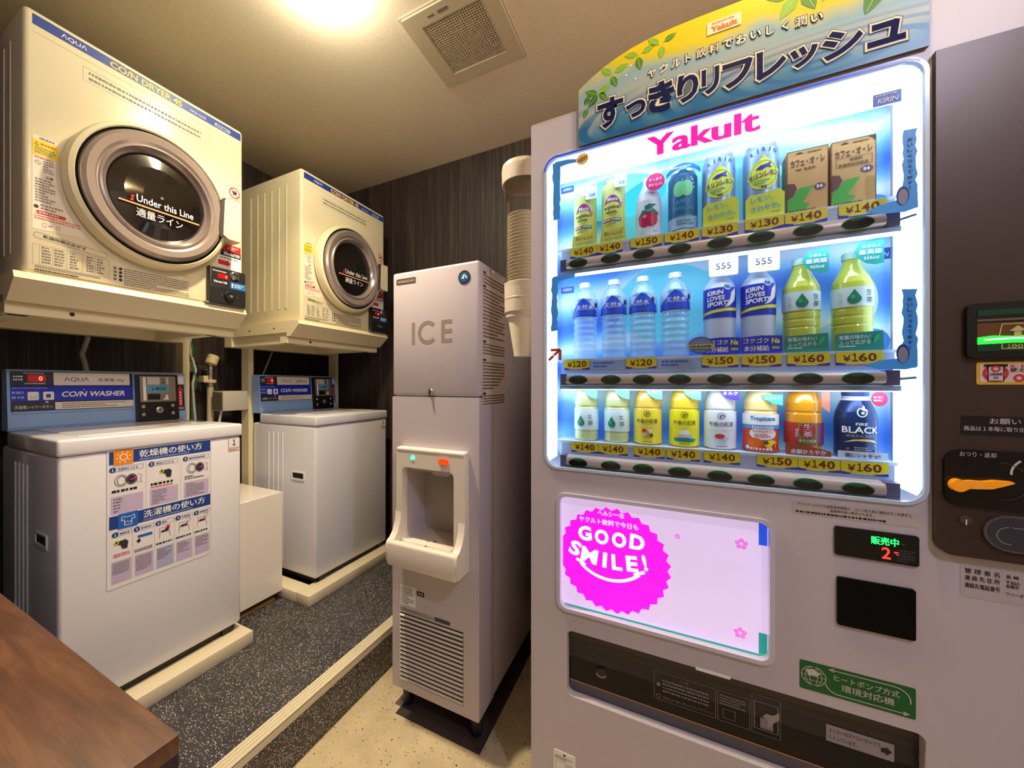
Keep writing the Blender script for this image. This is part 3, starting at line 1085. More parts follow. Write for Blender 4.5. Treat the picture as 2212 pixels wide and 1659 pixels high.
    b.rect(q, 0.810, 0.814, 1.038, 1.048, BLACK, 17)
    b.build('lock', box)
    b = MB()
    b.rect(p, 0.884, 0.914, 1.036, 1.148, PBLACK, 1)
    b.rect(p, 0.883, 0.914, 1.150, 1.185, PWHITE, 1)
    b.poly(p, [(0.891, 1.056), (0.907, 1.056), (0.907, 1.122), (0.912, 1.122), (0.899, 1.145), (0.886, 1.122), (0.891, 1.122)], PRED, 2)
    b.fine(p, 0.886, 0.912, 1.040, 1.052, 2, PWHITE, 3)
    for k in range(5):
        b.rect(p, 0.8965, 0.9015, 1.062 + 0.012 * k, 1.070 + 0.012 * k, PWHITE, 3)
    b.build('coin_sticker', house)
    return t


PBLACKB = M('print_blue_black', (34, 40, 66), 0.5)
wash1 = make_washer(0.402, 0.914, '1', 'white coin washer with the blue and lilac instruction sheet on its front')
wash2 = make_washer(1.262, 1.784, '2', 'plain-fronted coin washer under the farther dryer, beside the ice dispenser')

# instruction sheet stuck on the first washer
SW, SH = 0.292, 0.411
f = Fr((DX - 0.004, 0.507, 0.541), (0, 1, 0), (0, 0, 1))
b = MB()


def sy(v):
    return SH * (1 - v)


b.rect(f, 0, SW, 0, SH, M('sheet_white', (240, 238, 246), 0.3), 1)
b.frame(f, 0.0005, SW - 0.0005, 0.0005, SH - 0.0005, 0.001, PGREYL, 2)
SHB = M('sheet_header_blue', (26, 66, 148), 0.4)
STEP = M('sheet_step_blue', (24, 60, 140), 0.4)
for va, vb, txt, x0 in ((0.008, 0.102, '乾燥機の使い方', 0.080), (0.475, 0.570, '洗濯機の使い方', 0.090)):
    b.rect(f, 0.006, SW - 0.002, sy(vb), sy(va), SHB, 2)
    b.text(f, txt, x0, sy(va + 0.040), 0.023, PWHITE, w=0.182, bold=0.03, h=3, al='l')
    b.fine(f, x0, x0 + 0.15, sy(vb - 0.004), sy(vb - 0.022), 1, M('print_pale_blue'), 3, 3)
b.rrect(f, 0.016, 0.064, sy(0.108), sy(0.002), 0.004, PORANGE, 4)
b.ring(f, 0.040, sy(0.055), 0.009, 0.003, PWHITE, 5)
for k in range(8):
    b.disc(f, 0.040 + 0.016 * cos(k * pi / 4 + 0.2), sy(0.055) + 0.016 * sin(k * pi / 4 + 0.2), 0.0021, PWHITE, 5, n=8)
b.rrect(f, 0.026, 0.076, sy(0.578), sy(0.468), 0.004, M('shirt_tile_blue', (30, 100, 200), 0.4), 4)
sx, s0 = 0.051, sy(0.523)
b.line(f, [(sx - 0.009, s0 - 0.014), (sx - 0.009, s0 + 0.003), (sx - 0.017, s0 + 0.001), (sx - 0.015, s0 + 0.013), (sx - 0.005, s0 + 0.010), (sx + 0.005, s0 + 0.010), (sx + 0.015, s0 + 0.013), (sx + 0.017, s0 + 0.001), (sx + 0.009, s0 + 0.003), (sx + 0.009, s0 - 0.014), (sx - 0.009, s0 - 0.014)], 0.0018, PWHITE, 5)
b.line(f, [(sx - 0.008, s0 - 0.006), (sx - 0.003, s0 - 0.003), (sx + 0.003, s0 - 0.007), (sx + 0.008, s0 - 0.004)], 0.0016, PWHITE, 5)


def step_head(xa, xb, v, num, txt=None, seed=0):
    yy = sy(v)
    b.frame(f, xa + 0.004, xb, yy - 0.0065, yy + 0.0065, 0.0008, STEP, 2)
    b.disc(f, xa + 0.006, yy, 0.0078, STEP, 3)
    b.num(f, num, xa + 0.006, yy, 0.0085, PWHITE, 0.0055, bold=0.04, h=4)
    if txt:
        b.text(f, txt, xa + 0.018, yy, 0.0065, STEP, w=min(0.05, xb - xa - 0.024), bold=0.02, h=3, al='l')
    else:
        b.fine(f, xa + 0.017, xb - 0.004, yy - 0.004, yy + 0.004, 1, STEP, seed, 3)


def drum(cx, cy, arrow=1):
    b.ring(f, cx - 0.016, cy, 0.015, 0.0014, PBLACK, 3, ry=0.017)
    b.ring(f, cx - 0.015, cy, 0.010, 0.0014, PBLACK, 3, ry=0.013)
    b.disc(f, cx + 0.010, cy, 0.014, M('drum_grey', (90, 84, 96), 0.5), 3, ry=0.016)
    b.disc(f, cx + 0.010, cy, 0.008, M('drum_dark', (40, 26, 44), 0.5), 4, ry=0.010)
    b.line(f, [(cx + 0.006, cy - 0.002), (cx + 0.024, cy + 0.004)], 0.004, M('print_rose', (210, 60, 120), 0.5), 5)
    b.line(f, [(cx + 0.026, cy + 0.012), (cx + 0.036, cy + 0.008), (cx + 0.032, cy - 0.002), (cx + 0.036, cy - 0.014), (cx + 0.024, cy - 0.012), (cx + 0.022, cy + 0.002)], 0.0009, PBLACK, 4)


def hand(cx, cy):
    HD = M('glove_charcoal', (44, 44, 50), 0.5)
    b.poly(f, [(cx - 0.012, cy + 0.010), (cx + 0.010, cy + 0.012), (cx + 0.017, cy + 0.004), (cx + 0.014, cy - 0.016), (cx + 0.002, cy - 0.014), (cx - 0.002, cy - 0.002), (cx - 0.012, cy + 0.002)], HD, 3)
    b.disc(f, cx - 0.012, cy + 0.008, 0.0065, M('coin_lime', (206, 206, 60), 0.5), 4)
    b.disc(f, cx - 0.012, cy + 0.008, 0.003, HD, 5)


LIL2 = M('sheet_lilac', (202, 186, 226), 0.5)
LIL3 = M('sheet_periwinkle', (176, 182, 228), 0.5)
cw = SW / 3
for k in range(3):
    xa, xb = k * cw + 0.008, (k + 1) * cw - 0.008
    step_head(xa, xb, 0.140, str(k + 1), ('洗濯物を入れる', '硬貨を入れる', None)[k], k)
    if k == 1:
        hand(xa + 0.046, sy(0.225))
    else:
        drum(xa + 0.042, sy(0.225))
    b.fine(f, xa + 0.004, xb - 0.012, sy(0.315), sy(0.280), (1, 1, 2)[k], PBLACK, 40 + k, 3)
    if k == 1:
        b.fine(f, xa + 0.004, xb - 0.012, sy(0.328), sy(0.312), 1, PRED, 45, 3)
    b.rect(f, xa + 0.002, xb, sy(0.462), sy(0.335), LIL2, 2)
    b.fine(f, xa + 0.008, xa + 0.03 + 0.02 * k, sy(0.455), sy(0.345), 8 if k else 5, PGREY, 50 + k, 3)
    if k:
        b.line(f, [(k * cw, sy(0.465)), (k * cw, sy(0.115))], 0.0006, PGREYL, 2)
cw = (SW - 0.008) / 5
for k in range(5):
    xa, xb = 0.006 + k * cw + 0.004, 0.006 + (k + 1) * cw - 0.003
    step_head(xa + (0.004 if k == 0 else 0), xb, 0.612, str(k + 1), None, 60 + k)
    cy_ = sy(0.69)
    cx_ = (xa + xb) / 2
    if k == 0:
        hand(cx_, cy_)
        b.fine(f, xa + 0.006, xb - 0.002, sy(0.778), sy(0.750), 2, PRED, 71, 3)
    elif k == 1:
        b.rect(f, cx_ - 0.016, cx_ + 0.022, cy_ + 0.004, cy_ + 0.012, M('shirt_tile_blue'), 3)
        b.poly(f, [(cx_ - 0.02, cy_ - 0.004), (cx_ - 0.012, cy_ + 0.002), (cx_ - 0.008, cy_ - 0.006), (cx_ - 0.014, cy_ - 0.012)], PBLACK, 3)
    else:
        b.line(f, [(cx_ - 0.016, cy_ - 0.018), (cx_ - 0.014, cy_), (cx_ + 0.012, cy_), (cx_ + 0.016, cy_ - 0.018)], 0.0009, PBLACK, 3)
        b.line(f, [(cx_ - 0.014, cy_), (cx_ - 0.015, cy_ + 0.014), (cx_ + 0.010, cy_ + 0.014), (cx_ + 0.012, cy_)], 0.0009, PBLACK, 3)
        b.disc(f, cx_ - 0.001, cy_ + 0.003, 0.010, M('drum_dark'), 3, ry=0.0035)
        b.line(f, [(cx_ - 0.002, cy_ + 0.003), (cx_ + 0.012, cy_ + 0.012)], 0.0025, M('print_rose'), 4)
        if k == 2:
            b.line(f, [(cx_ + 0.004, cy_ + 0.010), (cx_ + 0.014, cy_ + 0.020)], 0.003, PRED, 5)
            b.line(f, [(cx_ + 0.004, cy_ + 0.020), (cx_ + 0.014, cy_ + 0.010)], 0.003, PRED, 5)
            b.disc(f, cx_ + 0.006, cy_ + 0.008, 0.006, PROYAL, 4, ry=0.003)
        else:
            b.line(f, [(cx_ + 0.006, cy_ + 0.020), (cx_ + 0.016, cy_ + 0.026), (cx_ + 0.020, cy_ + 0.016), (cx_ + 0.014, cy_ + 0.010)], 0.0009, PBLACK, 4)
    if k:
        b.fine(f, xa, xb, sy(0.785), sy(0.760), (2, 2, 1, 1, 1)[k], PBLACK, 80 + k, 3)
        b.line(f, [(0.006 + k * cw, sy(0.97)), (0.006 + k * cw, sy(0.58))], 0.0006, PGREYL, 2)
    b.rect(f, xa + 0.001, xb, sy(0.965), sy(0.805), LIL3 if k == 2 else LIL2, 2)
    b.fine(f, xa + 0.004, xb - 0.003, sy(0.90 + 0.03 * (k == 1)), sy(0.815), 6 + 2 * (k == 1), PGREY, 90 + k, 3)
b.build('instruction_sheet', wash1)

# white-painted timber frames the washers stand on
BOARD = M('washed_timber', (232, 220, 190), 0.55)


def drip_frame(y0, y1, label):
    t = thing('washer_base_frame', label, 'base frame', (-1.65, (y0 + y1) / 2, PLAT), 'timber washer bases')
    x0, x1, z1 = -1.915, -1.392, 0.212
    for xa in (x1 - 0.085, x0):
        MB().rbox(xa, xa + 0.085, y0, y1, PLAT, z1, 0.003, BOARD).build('long_board', t)
    for ya in (y0, y1 - 0.075):
        MB().rbox(x0 + 0.0855, x1 - 0.0855, ya, ya + 0.075, PLAT, z1 - 0.0005, 0.003, BOARD).build('cross_board', t)


drip_frame(0.395, 0.922, 'pale timber base frame under the washer with the instruction sheet')
drip_frame(1.180, 1.79, 'pale timber base frame under the farther washer beside the ice dispenser')

# white box between the washers
t = thing('pipe_cover_box', 'low glossy white box standing between the two washers', 'box', (-1.83, 1.07, PLAT))
b = MB()
b.rbox(-2.10, -1.56, 0.973, 1.174, 0.203, 0.656, 0.002, M('gloss_white_board', (244, 238, 232), 0.15, coat=0.4), 1)
b.build('box_shell', t)
b = MB()
b.box(-2.09, -1.592, 0.983, 1.164, PLAT, 0.2025, M('brown_plinth', (70, 46, 26), 0.5))
b.box(-1.592, -1.580, 0.983, 1.15, PLAT, 0.172, M('brass_strip', (180, 140, 70), 0.4))
b.build('plinth', t)

# tap on the wall
t = thing('water_tap', 'chrome wall tap with cream handle and hose between the two washers', 'tap', (-2.10, 1.125, 1.20))
TAPC = M('tap_ivory', (232, 214, 170), 0.35)
Mt = Matrix.Rotation(radians(-22), 3, 'X')
b = MB()
b.lathe([(0.030, 0.0), (0.030, 0.006), (0.026, 0.012), (0.0, 0.013)], (WX + 0.001, 1.085, 1.236), CHROME, 20, AX_X)
b.tube([(WX + 0.01, 1.085, 1.236), (-2.09, 1.10, 1.232), (-2.06, 1.128, 1.228)], 0.012, CHROME, 12)
b.lathe([(0.014, -0.05), (0.016, -0.035), (0.017, 0.0), (0.015, 0.012), (0.010, 0.022), (0.010, 0.03)], (-2.055, 1.13, 1.225), CHROME, 16)
b.build('body', t)
b = MB()
b.lathe([(0.022, 0.0), (0.027, 0.004), (0.027, 0.042), (0.024, 0.048), (0.0, 0.049)], (-2.05, 1.128, 1.25), TAPC, 20, Mt)
b.build('handle', t)
b = MB()
b.lathe([(0.018, -0.088), (0.019, -0.07), (0.026, -0.068), (0.027, -0.055), (0.016, -0.052), (0.015, -0.045)], (-2.055, 1.13, 1.225), [STEEL, TAPC, TAPC, TAPC, CHROME], 18)
b.box(-2.075, -2.03, 1.085, 1.107, 1.160, 1.192, TAPC)
b.build('hose_coupling', t)
b = MB()
b.tube([(-2.055, 1.13, 1.14), (-2.055, 1.13, 1.05), (-2.05, 1.127, 0.95), (-2.04, 1.12, 0.80), (-2.04, 1.10, 0.662)], 0.0155, M('hose_beige', (206, 190, 150), 0.5), 12)
b.build('hose', t)

# outlet box on the stand post
t = thing('outlet_box', 'grey electrical box fixed to the stand post beside the tap', 'electrical box', (-1.955, 1.18, 1.02))
b = MB()
b.rbox(-2.015, -1.925, 1.118, 1.2485, 1.016, 1.115, 0.003, M('grey_box_enamel', (190, 184, 170), 0.45))
b.build('housing', t)
b = MB()
b.box(-2.010, -1.93, 1.1165, 1.1178, 1.022, 1.108, M('socket_plate', (120, 108, 90), 0.55))
b.build('socket_face', t)
cord('power_cord', [(-1.96, 1.13, 1.0165), (-1.965, 1.125, 0.97), (-1.97, 1.11, 0.90), (-1.98, 1.09, 0.75), (-1.98, 1.09, 0.66)], 0.006, CORDW, 'short pale cord dropping from the grey electrical box')

# ================================================================== ice dispenser
IX0, IX1, IY = -0.868, -0.524, 1.10
t = thing('ice_dispenser', 'tall white ice dispenser on black legs with ICE in grey letters', 'ice dispenser', (-0.696, 1.39, 0))
ICEW = M('ice_white_enamel', (198, 190, 200), 0.33, coat=0.15)
f = Fr((0, IY, 0), (1, 0, 0), (0, 0, 1))
MB().rbox(IX0, IX1, 1.2155, 1.68, 0.078, 1.543, 0.008, ICEW).build('cabinet', t)
b = MB()
b.rbox(IX0, IX1, IY, 1.2145, 1.1085, 1.545, 0.010, ICEW, 3)
up = b.build('upper_panel', t)
b = MB()
b.rrect(f, -0.850, -0.767, 1.500, 1.521, 0.004, M('logo_plate_grey', (86, 80, 76), 0.35), 1)
b.text(f, 'HOSHIZAKI', -0.8085, 1.5105, 0.009, M('logo_silver', (196, 188, 176), 0.35), w=0.070, bold=0.02)
b.build('logo_plate', up)
b = MB()
b.lathe([(0.0215, 0.0), (0.0215, 0.002), (0.0, 0.002)], (-0.577, IY, 1.495), PBLACK, 32, AX_NY)
b.disc(f, -0.577, 1.495, 0.0175, M('emblem_blue', (20, 96, 160), 0.35), 6)
b.poly(f, [(-0.589, 1.489), (-0.583, 1.497), (-0.580, 1.503), (-0.576, 1.505), (-0.572, 1.501), (-0.566, 1.496), (-0.566, 1.489), (-0.572, 1.492), (-0.577, 1.487), (-0.581, 1.491)], PWHITE, 7)
b.poly(f, [(-0.577, 1.489), (-0.575, 1.500), (-0.573, 1.500), (-0.5735, 1.490)], PBLACK, 8)
b.build('emblem', up)
b = MB()
b.text(f, 'I', -0.777, 1.325, 0.076, M('ice_letter_grey', (150, 138, 130), 0.5), w=0.013, bold=0.02, h=1)
b.ring(f, -0.718, 1.325, 0.0335, 0.0135, M('ice_letter_grey'), 1, radians(42), radians(318), 36)
for z_ in (1.2935, 1.325, 1.3565):
    b.rect(f, -0.6505, -0.622, z_ - 0.0066, z_ + 0.0066, M('ice_letter_grey'), 1)
b.rect(f, -0.664, -0.6505, 1.287, 1.363, M('ice_letter_grey'), 1)
b.build('lettering', up)
b = MB()
b.lathe([(0.010, 0.0), (0.010, 0.003), (0.006, 0.006), (0.0, 0.006)], (-0.703, IY, 1.124), STEEL, 16, AX_NY)
b.box(-0.7055, -0.7005, 1.088, 1.094, 1.112, 1.132, CHROME)
b.build('lock', up)
# lower front with the dispensing opening
b = MB()
b.plate(f, rr(IX0, IX1, 0.075, 1.1065, 0.006, 4), [rr(-0.806, -0.596, 0.612, 0.870, 0.020, 5)], -0.1145, 0.0, ICEW)
low = b.build('lower_panel', t)
b = MB()
INM = M('recess_grey_plastic', (170, 162, 152), 0.4)
b.rect(Fr((0, 1.2148, 0), (1, 0, 0), (0, 0, 1)), -0.806, -0.596, 0.612, 0.870, INM, 0.5)
q = Fr((0, 1.2146, 0), (1, 0, 0), (0, 0, 1))
b.rect(q, -0.680, -0.618, 0.770, 0.800, PGREYL, 1)
b.poly(q, [(-0.675, 0.775), (-0.655, 0.775), (-0.665, 0.795)], PBLACK, 2)
b.fine(q, -0.650, -0.622, 0.774, 0.796, 3, PBLACK, 3)
b.build('recess_lining', low)
BEZ = M('bezel_ivory', (232, 224, 216), 0.35, coat=0.2)
b = MB()
b.plate(f, rr(-0.826, -0.560, 0.575, 0.930, 0.016, 6, (0, 0, 1, 1)), [rr(-0.803, -0.599, 0.615, 0.867, 0.018, 5)], 0.0005, 0.032, BEZ)
b.rbox(-0.8265, -0.5595, 1.0665, 1.0995, 0.917, 0.934, 0.007, BEZ, 3)
for xa, xb in ((-0.829, -0.806), (-0.582, -0.559)):            # cheeks of the drip lip
    pr = [(1.0995, 0.550), (1.026, 0.550), (1.016, 0.562), (1.014, 0.618), (1.020, 0.628), (1.034, 0.634), (1.050, 0.650), (1.064, 0.682), (1.069, 0.72), (1.0995, 0.72)]
    n = len(pr)
    b.add([(xa, y, z) for y, z in pr] + [(xb, y, z) for y, z in pr], [(i, (i + 1) % n, n + (i + 1) % n, n + i) for i in range(n)] + [tuple(range(n)), tuple(reversed(range(n, 2 * n)))], BEZ)
b.rbox(-0.828, -0.560, 1.014, 1.040, 0.546, 0.628, 0.010, BEZ, 3)
b.box(-0.810, -0.576, 1.035, 1.0995, 0.548, 0.600, BEZ)
bez = b.build('dispenser_bezel', t)
b = MB()
b.box(-0.804, -0.584, 1.041, 1.20, 0.6005, 0.613, M('drain_tray_ivory', (214, 202, 184), 0.4))
g = Fr((-0.70, 1.09, 0.6131), (1, 0, 0), (0, 1, 0))
for k in range(6):
    a = k * pi / 3 + 0.4
    b.disc(g, 0.026 * cos(a), 0.022 * sin(a), 0.0062, DARK, 1, ry=0.0045, n=10)
b.build('drain_tray', bez)
b = MB()
b.lathe([(0.0075, 0.0), (0.0075, 0.002), (0.0, 0.0025)], (-0.757, IY - 0.032, 0.901), M('led_mint', (70, 255, 180), 0.4, emit=2.5), 16, AX_NY)
b.build('ready_light', bez)
b = MB()
q = Fr((0, IY - 0.032, 0), (1, 0, 0), (0, 0, 1))
b.prism(q, rr(-0.653, -0.617, 0.889, 0.908, 0.008, 5), 0.0, 0.004, M('push_orange', (236, 84, 20), 0.4, emit=0.5))
b.text(q, 'PUSH', -0.635, 0.9155, 0.008, PWHITE, w=0.032, bold=0.02)
b.fine(q, -0.765, -0.748, 0.912, 0.917, 1, PWHITE, 2)
b.build('push_button', bez)
b = MB()
pr = [(-0.735, 0.868), (-0.650, 0.868), (-0.655, 0.838), (-0.668, 0.830), (-0.720, 0.830), (-0.730, 0.838)]
b.prism(Fr((0, 1.205, 0), (1, 0, 0), (0, 0, 1)), pr, 0.0, 0.06, M('chute_grey', (206, 198, 196), 0.4))
b.box(-0.8, -0.602, 1.108, 1.21, 0.85, 0.8695, M('chute_grey'))
b.build('ice_chute', bez)
# louvres and labels
b = MB()
b.frame(f, -0.834, -0.579, 0.106, 0.348, 0.003, M('louvre_frame', (214, 208, 206), 0.4), 2)
b.rect(f, -0.832, -0.581, 0.108, 0.346, M('louvre_dark', (36, 32, 34), 0.6), 1)
for k in range(16):
    z = 0.112 + k * 0.0148
    b.add([(-0.832, IY - 0.0006, z + 0.0065), (-0.581, IY - 0.0006, z + 0.0065), (-0.581, IY - 0.006, z + 0.002), (-0.832, IY - 0.006, z + 0.002), (-0.832, IY - 0.0006, z), (-0.581, IY - 0.0006, z)], [(0, 3, 2, 1), (3, 4, 5, 2)], M('louvre_ivory', (226, 216, 204), 0.4))
b.build('louvre_grille', t)
b = MB()
b.rect(f, -0.832, -0.768, 0.374, 0.442, PWHITE, 1)
b.fine(f, -0.829, -0.772, 0.378, 0.439, 8, PGREY, 4)
b.rect(f, -0.762, -0.732, 0.420, 0.436, PBLACK, 1)
b.poly(f, [(-0.757, 0.428), (-0.750, 0.424), (-0.750, 0.432)], PWHITE, 2)
b.poly(f, [(-0.737, 0.428), (-0.744, 0.424), (-0.744, 0.432)], PWHITE, 2)
b.rect(f, -0.832, -0.694, 0.352, 0.364, PGREYL, 1)
b.fine(f, -0.829, -0.698, 0.353, 0.364, 2, PGREY, 5)
b.rect(f, -0.690, -0.630, 0.353, 0.366, M('label_slate_blue', (56, 62, 96), 0.4), 1)
b.build('rating_label', t)
sf = Fr((IX1, 0, 0), (0, 1, 0), (0, 0, 1))
b = MB()
b.rect(sf, 1.1225, 1.330, 1.075, 1.520, M('side_label_beige', (214, 198, 186), 0.5), 1)
for k, (za, zb, nn) in enumerate(((1.475, 1.51, 3), (1.30, 1.465, 14), (1.245, 1.285, 4), (1.13, 1.225, 9), (1.08, 1.115, 4))):
    b.fine(sf, 1.128, 1.325, za, zb, nn, M('label_ink_brown', (104, 80, 72), 0.5), 30 + k, 2)
    b.rect(sf, 1.128, 1.150, zb, zb + 0.007, PBLACK, 2)
b.build('instruction_label', t)
for x_ in (-0.822, -0.552):
    for y_ in (1.135, 1.64):
        MB().lathe([(0.014, 0.0), (0.017, 0.002), (0.017, 0.012), (0.020, 0.015), (0.021, 0.079)], (x_, y_, 0.0032), BLACK, 18).build('leg', t)
m_ = MB().box(-0.836, -0.512, 1.077, 1.67, 0.0, 0.003, M('dark_brown_sheet', (58, 48, 46), 0.6)).build('floor_sheet')  # thin dark brown rectangle laid under the ice dispenser
tag(m_, 'thin dark sheet on the floor beneath the ice dispenser', 'mat')

# ================================================================== cup dispenser
CX_, CY_ = -0.389, 1.125
t = thing('cup_dispenser', 'clear upright cup dispenser with white ends on the side of the vending machine', 'cup dispenser', (CX_, CY_, 1.35))
CUPW = M('cup_dispenser_white', (228, 216, 204), 0.35)
b = MB()
b.lathe([(0.0625, 1.757), (0.064, 1.80), (0.062, 1.812), (0.050, 1.818), (0.0, 1.819)], (CX_, CY_, 0), CUPW, 36, cap=False)
b.lathe([(0.0625, 1.757), (0.0600, 1.757), (0.0600, 1.808), (0.0, 1.810)], (CX_, CY_, 0), CUPW, 36, cap=False)
b.build('cap', t)
b = MB()
b.lathe([(0.0520, 1.452), (0.0520, 1.790)], (CX_, CY_, 0), mat_glass('clear_tube', (255, 253, 248), 0.7), 36, cap=False)
b.build('tube', t)
b = MB()
b.lathe([(0.0500, 1.365), (0.0550, 1.367), (0.0555, 1.440), (0.0565, 1.455), (0.0535, 1.457), (0.0520, 1.4)], (CX_, CY_, 0), CUPW, 36, cap=False)
b.lathe([(0.0556, 1.405), (0.0562, 1.406), (0.0562, 1.409), (0.0556, 1.410)], (CX_, CY_, 0), CUPW, 36, cap=False)
b.lathe([(0.046, 1.350), (0.0505, 1.352), (0.0505, 1.366), (0.0495, 1.37)], (CX_, CY_, 0), CUPW, 36, cap=False)
b.build('base_collar', t)
for zz in (1.40, 1.77):
    MB().box(-0.345, -0.3222, CY_ - 0.02, CY_ + 0.02, zz, zz + 0.03, CUPW).build('bracket', t)
cup = MB()
PAPER = M('paper_cup_white', (250, 242, 224), 0.6)
cup.lathe([(0.026, -0.118), (0.0262, -0.116), (0.0445, 0.0)], (CX_, CY_, 1.352), PAPER, 28, cap=False)
cup.lathe([(0.0, -0.117), (0.026, -0.117)], (CX_, CY_, 1.352), PAPER, 28, cap=False)
cup.lathe([(0.0445, -0.002), (0.0468, -0.001), (0.0468, 0.002), (0.0450, 0.003)], (CX_, CY_, 1.352), PAPER, 28, cap=False)
c0 = cup.build('paper_cup')
c0.data.transform(Matrix.Translation((-CX_, -CY_, -1.352)))
c0.location = (CX_, CY_, 1.352)
tag(c0, 'white cup hanging out below the collar of the cup dispenser', 'cup', 'cups in the dispenser')
for k in range(10, 31):
    c = c0.copy()
    COL.objects.link(c)
    c.location = (CX_, CY_, 1.352 + 0.0103 * k)
    c['label'] = 'pale cup nested in the stack inside the clear tube' if k < 30 else 'topmost cup of the stack inside the clear tube'

# ================================================================== vending machine
VX0, VX1, VZ = -0.322, 0.70, 1.844
vend = thing('vending_machine', 'large white drinks vending machine with lit showcase and curved printed sign on top', 'vending machine', (0.19, 1.4, 0))
v = Fr((0, 1.0, 0), (1, 0, 0), (0, 0, 1))
SH_ = rr(-0.283, 0.413, 0.931, 1.742, 0.032, 8)
PR_ = rr(-0.248, 0.192, 0.571, 0.866, 0.020, 6)
SL_ = rr(-0.226, 0.412, 0.351, 0.518, 0.014, 5)
b = MB()
b.plate(v, rr(VX0, VX1, 0.055, VZ, 0.006, 4), [SH_, PR_, SL_], -0.13, 0.0, LILAC)
b.line(v, [(VX0 + 0.002, VZ - 0.001), (VX1, VZ - 0.001)], 0.002, M('door_edge_strip', (240, 226, 200), 0.4), 1)
door = b.build('front_door', vend)
MB().box(VX0 + 0.002, VX1 - 0.002, 1.1305, 1.80, 0.055, VZ - 0.004, LILAC).build('cabinet', vend)
MB().box(VX0 + 0.01, VX1 - 0.01, 1.02, 1.79, 0.0, 0.0545, M('kick_black', (24, 24, 26), 0.5)).build('kick_base', vend)

# showcase ---------------------------------------------------------
SIDE = M('showcase_side_lamp', (214, 234, 255), 0.5, emit=1.9 * VLIT)
b = MB()
b.plate(v, rr(-0.285, 0.415, 0.929, 1.744, 0.034, 8), [rr(-0.279, 0.409, 0.935, 1.738, 0.029, 8)], -0.006, 0.004, M('trim_ice_blue', (190, 206, 236), 0.25, coat=0.4))
b.line(v, [(-0.250, 1.7405), (0.380, 1.7405)], 0.0042, M('trim_blue', (16, 66, 214), 0.3, emit=0.5), 11)
b.ring(v, -0.250, 1.708, 0.0335, 0.0042, M('trim_blue'), 11, pi / 2, pi, 10)
b.ring(v, 0.380, 1.708, 0.0325, 0.0042, M('trim_blue'), 11, 0.25 * pi, pi / 2, 6)
b.build('showcase_trim', vend)
TUBE = M('fluorescent_tube', (232, 244, 255), 0.5, emit=8.0 * VLIT)
for xa in (-0.2785, 0.4065):
    MB().box(xa, xa + 0.002, 1.008, 1.10, 0.945, 1.725, SIDE).build('side_lamp', vend)
MB().tube([(-0.262, 1.0195, 1.714), (0.392, 1.0195, 1.714)], 0.005, TUBE, 10).build('light_tube', vend)
STRIP = M('under_rail_light', (226, 240, 255), 0.5, emit=10.0 * VLIT)
for z_ in (1.4365, 1.1365):
    MB().box(-0.246, 0.384, 1.022, 1.041, z_ - 0.0015, z_, STRIP).build('light_strip', vend)
BB = mat_print_blue()
b = MB()
bf = Fr((0, 1.1285, 0), (1, 0, 0), (0, 0, 1))
b.rect(bf, -0.2835, 0.4135, 0.930, 1.744, BB, 1)
FLAG = M('flag_blue', (40, 96, 200), 0.4, emit=0.15)
for z_ in (1.715, 1.424):
    if z_ < 1.5:
        b.rect(bf, 0.378, 0.4130, z_ - 0.012, z_ + 0.012, FLAG, 2)
        b.text(bf, 'KIRIN', 0.397, z_ - 0.002, 0.009, PWHITE, w=0.028, bold=0.03, shear=0.2, h=3)
    b.rect(bf, -0.272, -0.236, z_ - 0.011, z_ + 0.007, FLAG, 2)
    b.text(bf, 'KIRIN', -0.254, z_ - 0.001, 0.008, PWHITE, w=0.026, bold=0.03, shear=0.2, h=3)
for cx_, cz_, rx_, rz_, mt in ((0.06, 1.60, 0.20, 0.11, 'swoosh_cyan'), (-0.12, 1.66, 0.12, 0.06, 'swoosh_cyan'), (0.0, 1.36, 0.12, 0.10, 'swoosh_cyan'), (0.36, 1.33, 0.035, 0.06, 'swoosh_sky'), (0.385, 1.24, 0.028, 0.028, 'swoosh_deep'), (0.385, 1.53, 0.028, 0.022, 'swoosh_deep'), (0.38, 1.62, 0.024, 0.012, 'swoosh_deep')):
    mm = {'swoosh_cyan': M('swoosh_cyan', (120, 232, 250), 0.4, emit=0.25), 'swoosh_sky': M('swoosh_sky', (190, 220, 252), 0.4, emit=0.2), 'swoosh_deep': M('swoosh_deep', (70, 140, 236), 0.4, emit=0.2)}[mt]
    b.disc(bf, cx_, cz_, rx_, mm, 1.5, ry=rz_, n=32)
b.build('backboard', vend)
HEAD = M('header_white', (250, 252, 255), 0.4, emit=1.05)
hf_ = Fr((0, 1.0095, 0), (1, 0, 0), (0, 0, 1))
b = MB()
b.prism(hf_, rr(-0.274, 0.404, 1.673, 1.734, 0.028, 6, (0, 0, 1, 1)), -0.002, 0.0, HEAD)
for i_, dx_ in enumerate((-0.0016, 0.0, 0.0016)):
    b.text(hf_, 'Yakult', 0.066 + dx_, 1.7085, 0.046, M('logo_magenta', (255, 20, 170), 0.4, emit=0.75), w=0.213, bold=0.016, h=2 + 0.3 * i_)
b.rect(hf_, 0.346, 0.384, 1.674, 1.697, FLAG, 1)
b.text(hf_, 'KIRIN', 0.366, 1.6825, 0.0095, PWHITE, w=0.029, bold=0.03, shear=0.2, h=3)
b.fine(hf_, 0.350, 0.380, 1.690, 1.6955, 1, PWHITE, 4, 3)
b.build('header_sign', vend)
GLASSM = mat_glass('showcase_glass', (252, 254, 255), 0.55)
b = MB()
b.prism(v, rr(-0.2788, 0.4088, 0.9352, 1.7378, 0.028, 8), -0.0045, -0.002, GLASSM)
b.build('showcase_glass', vend)

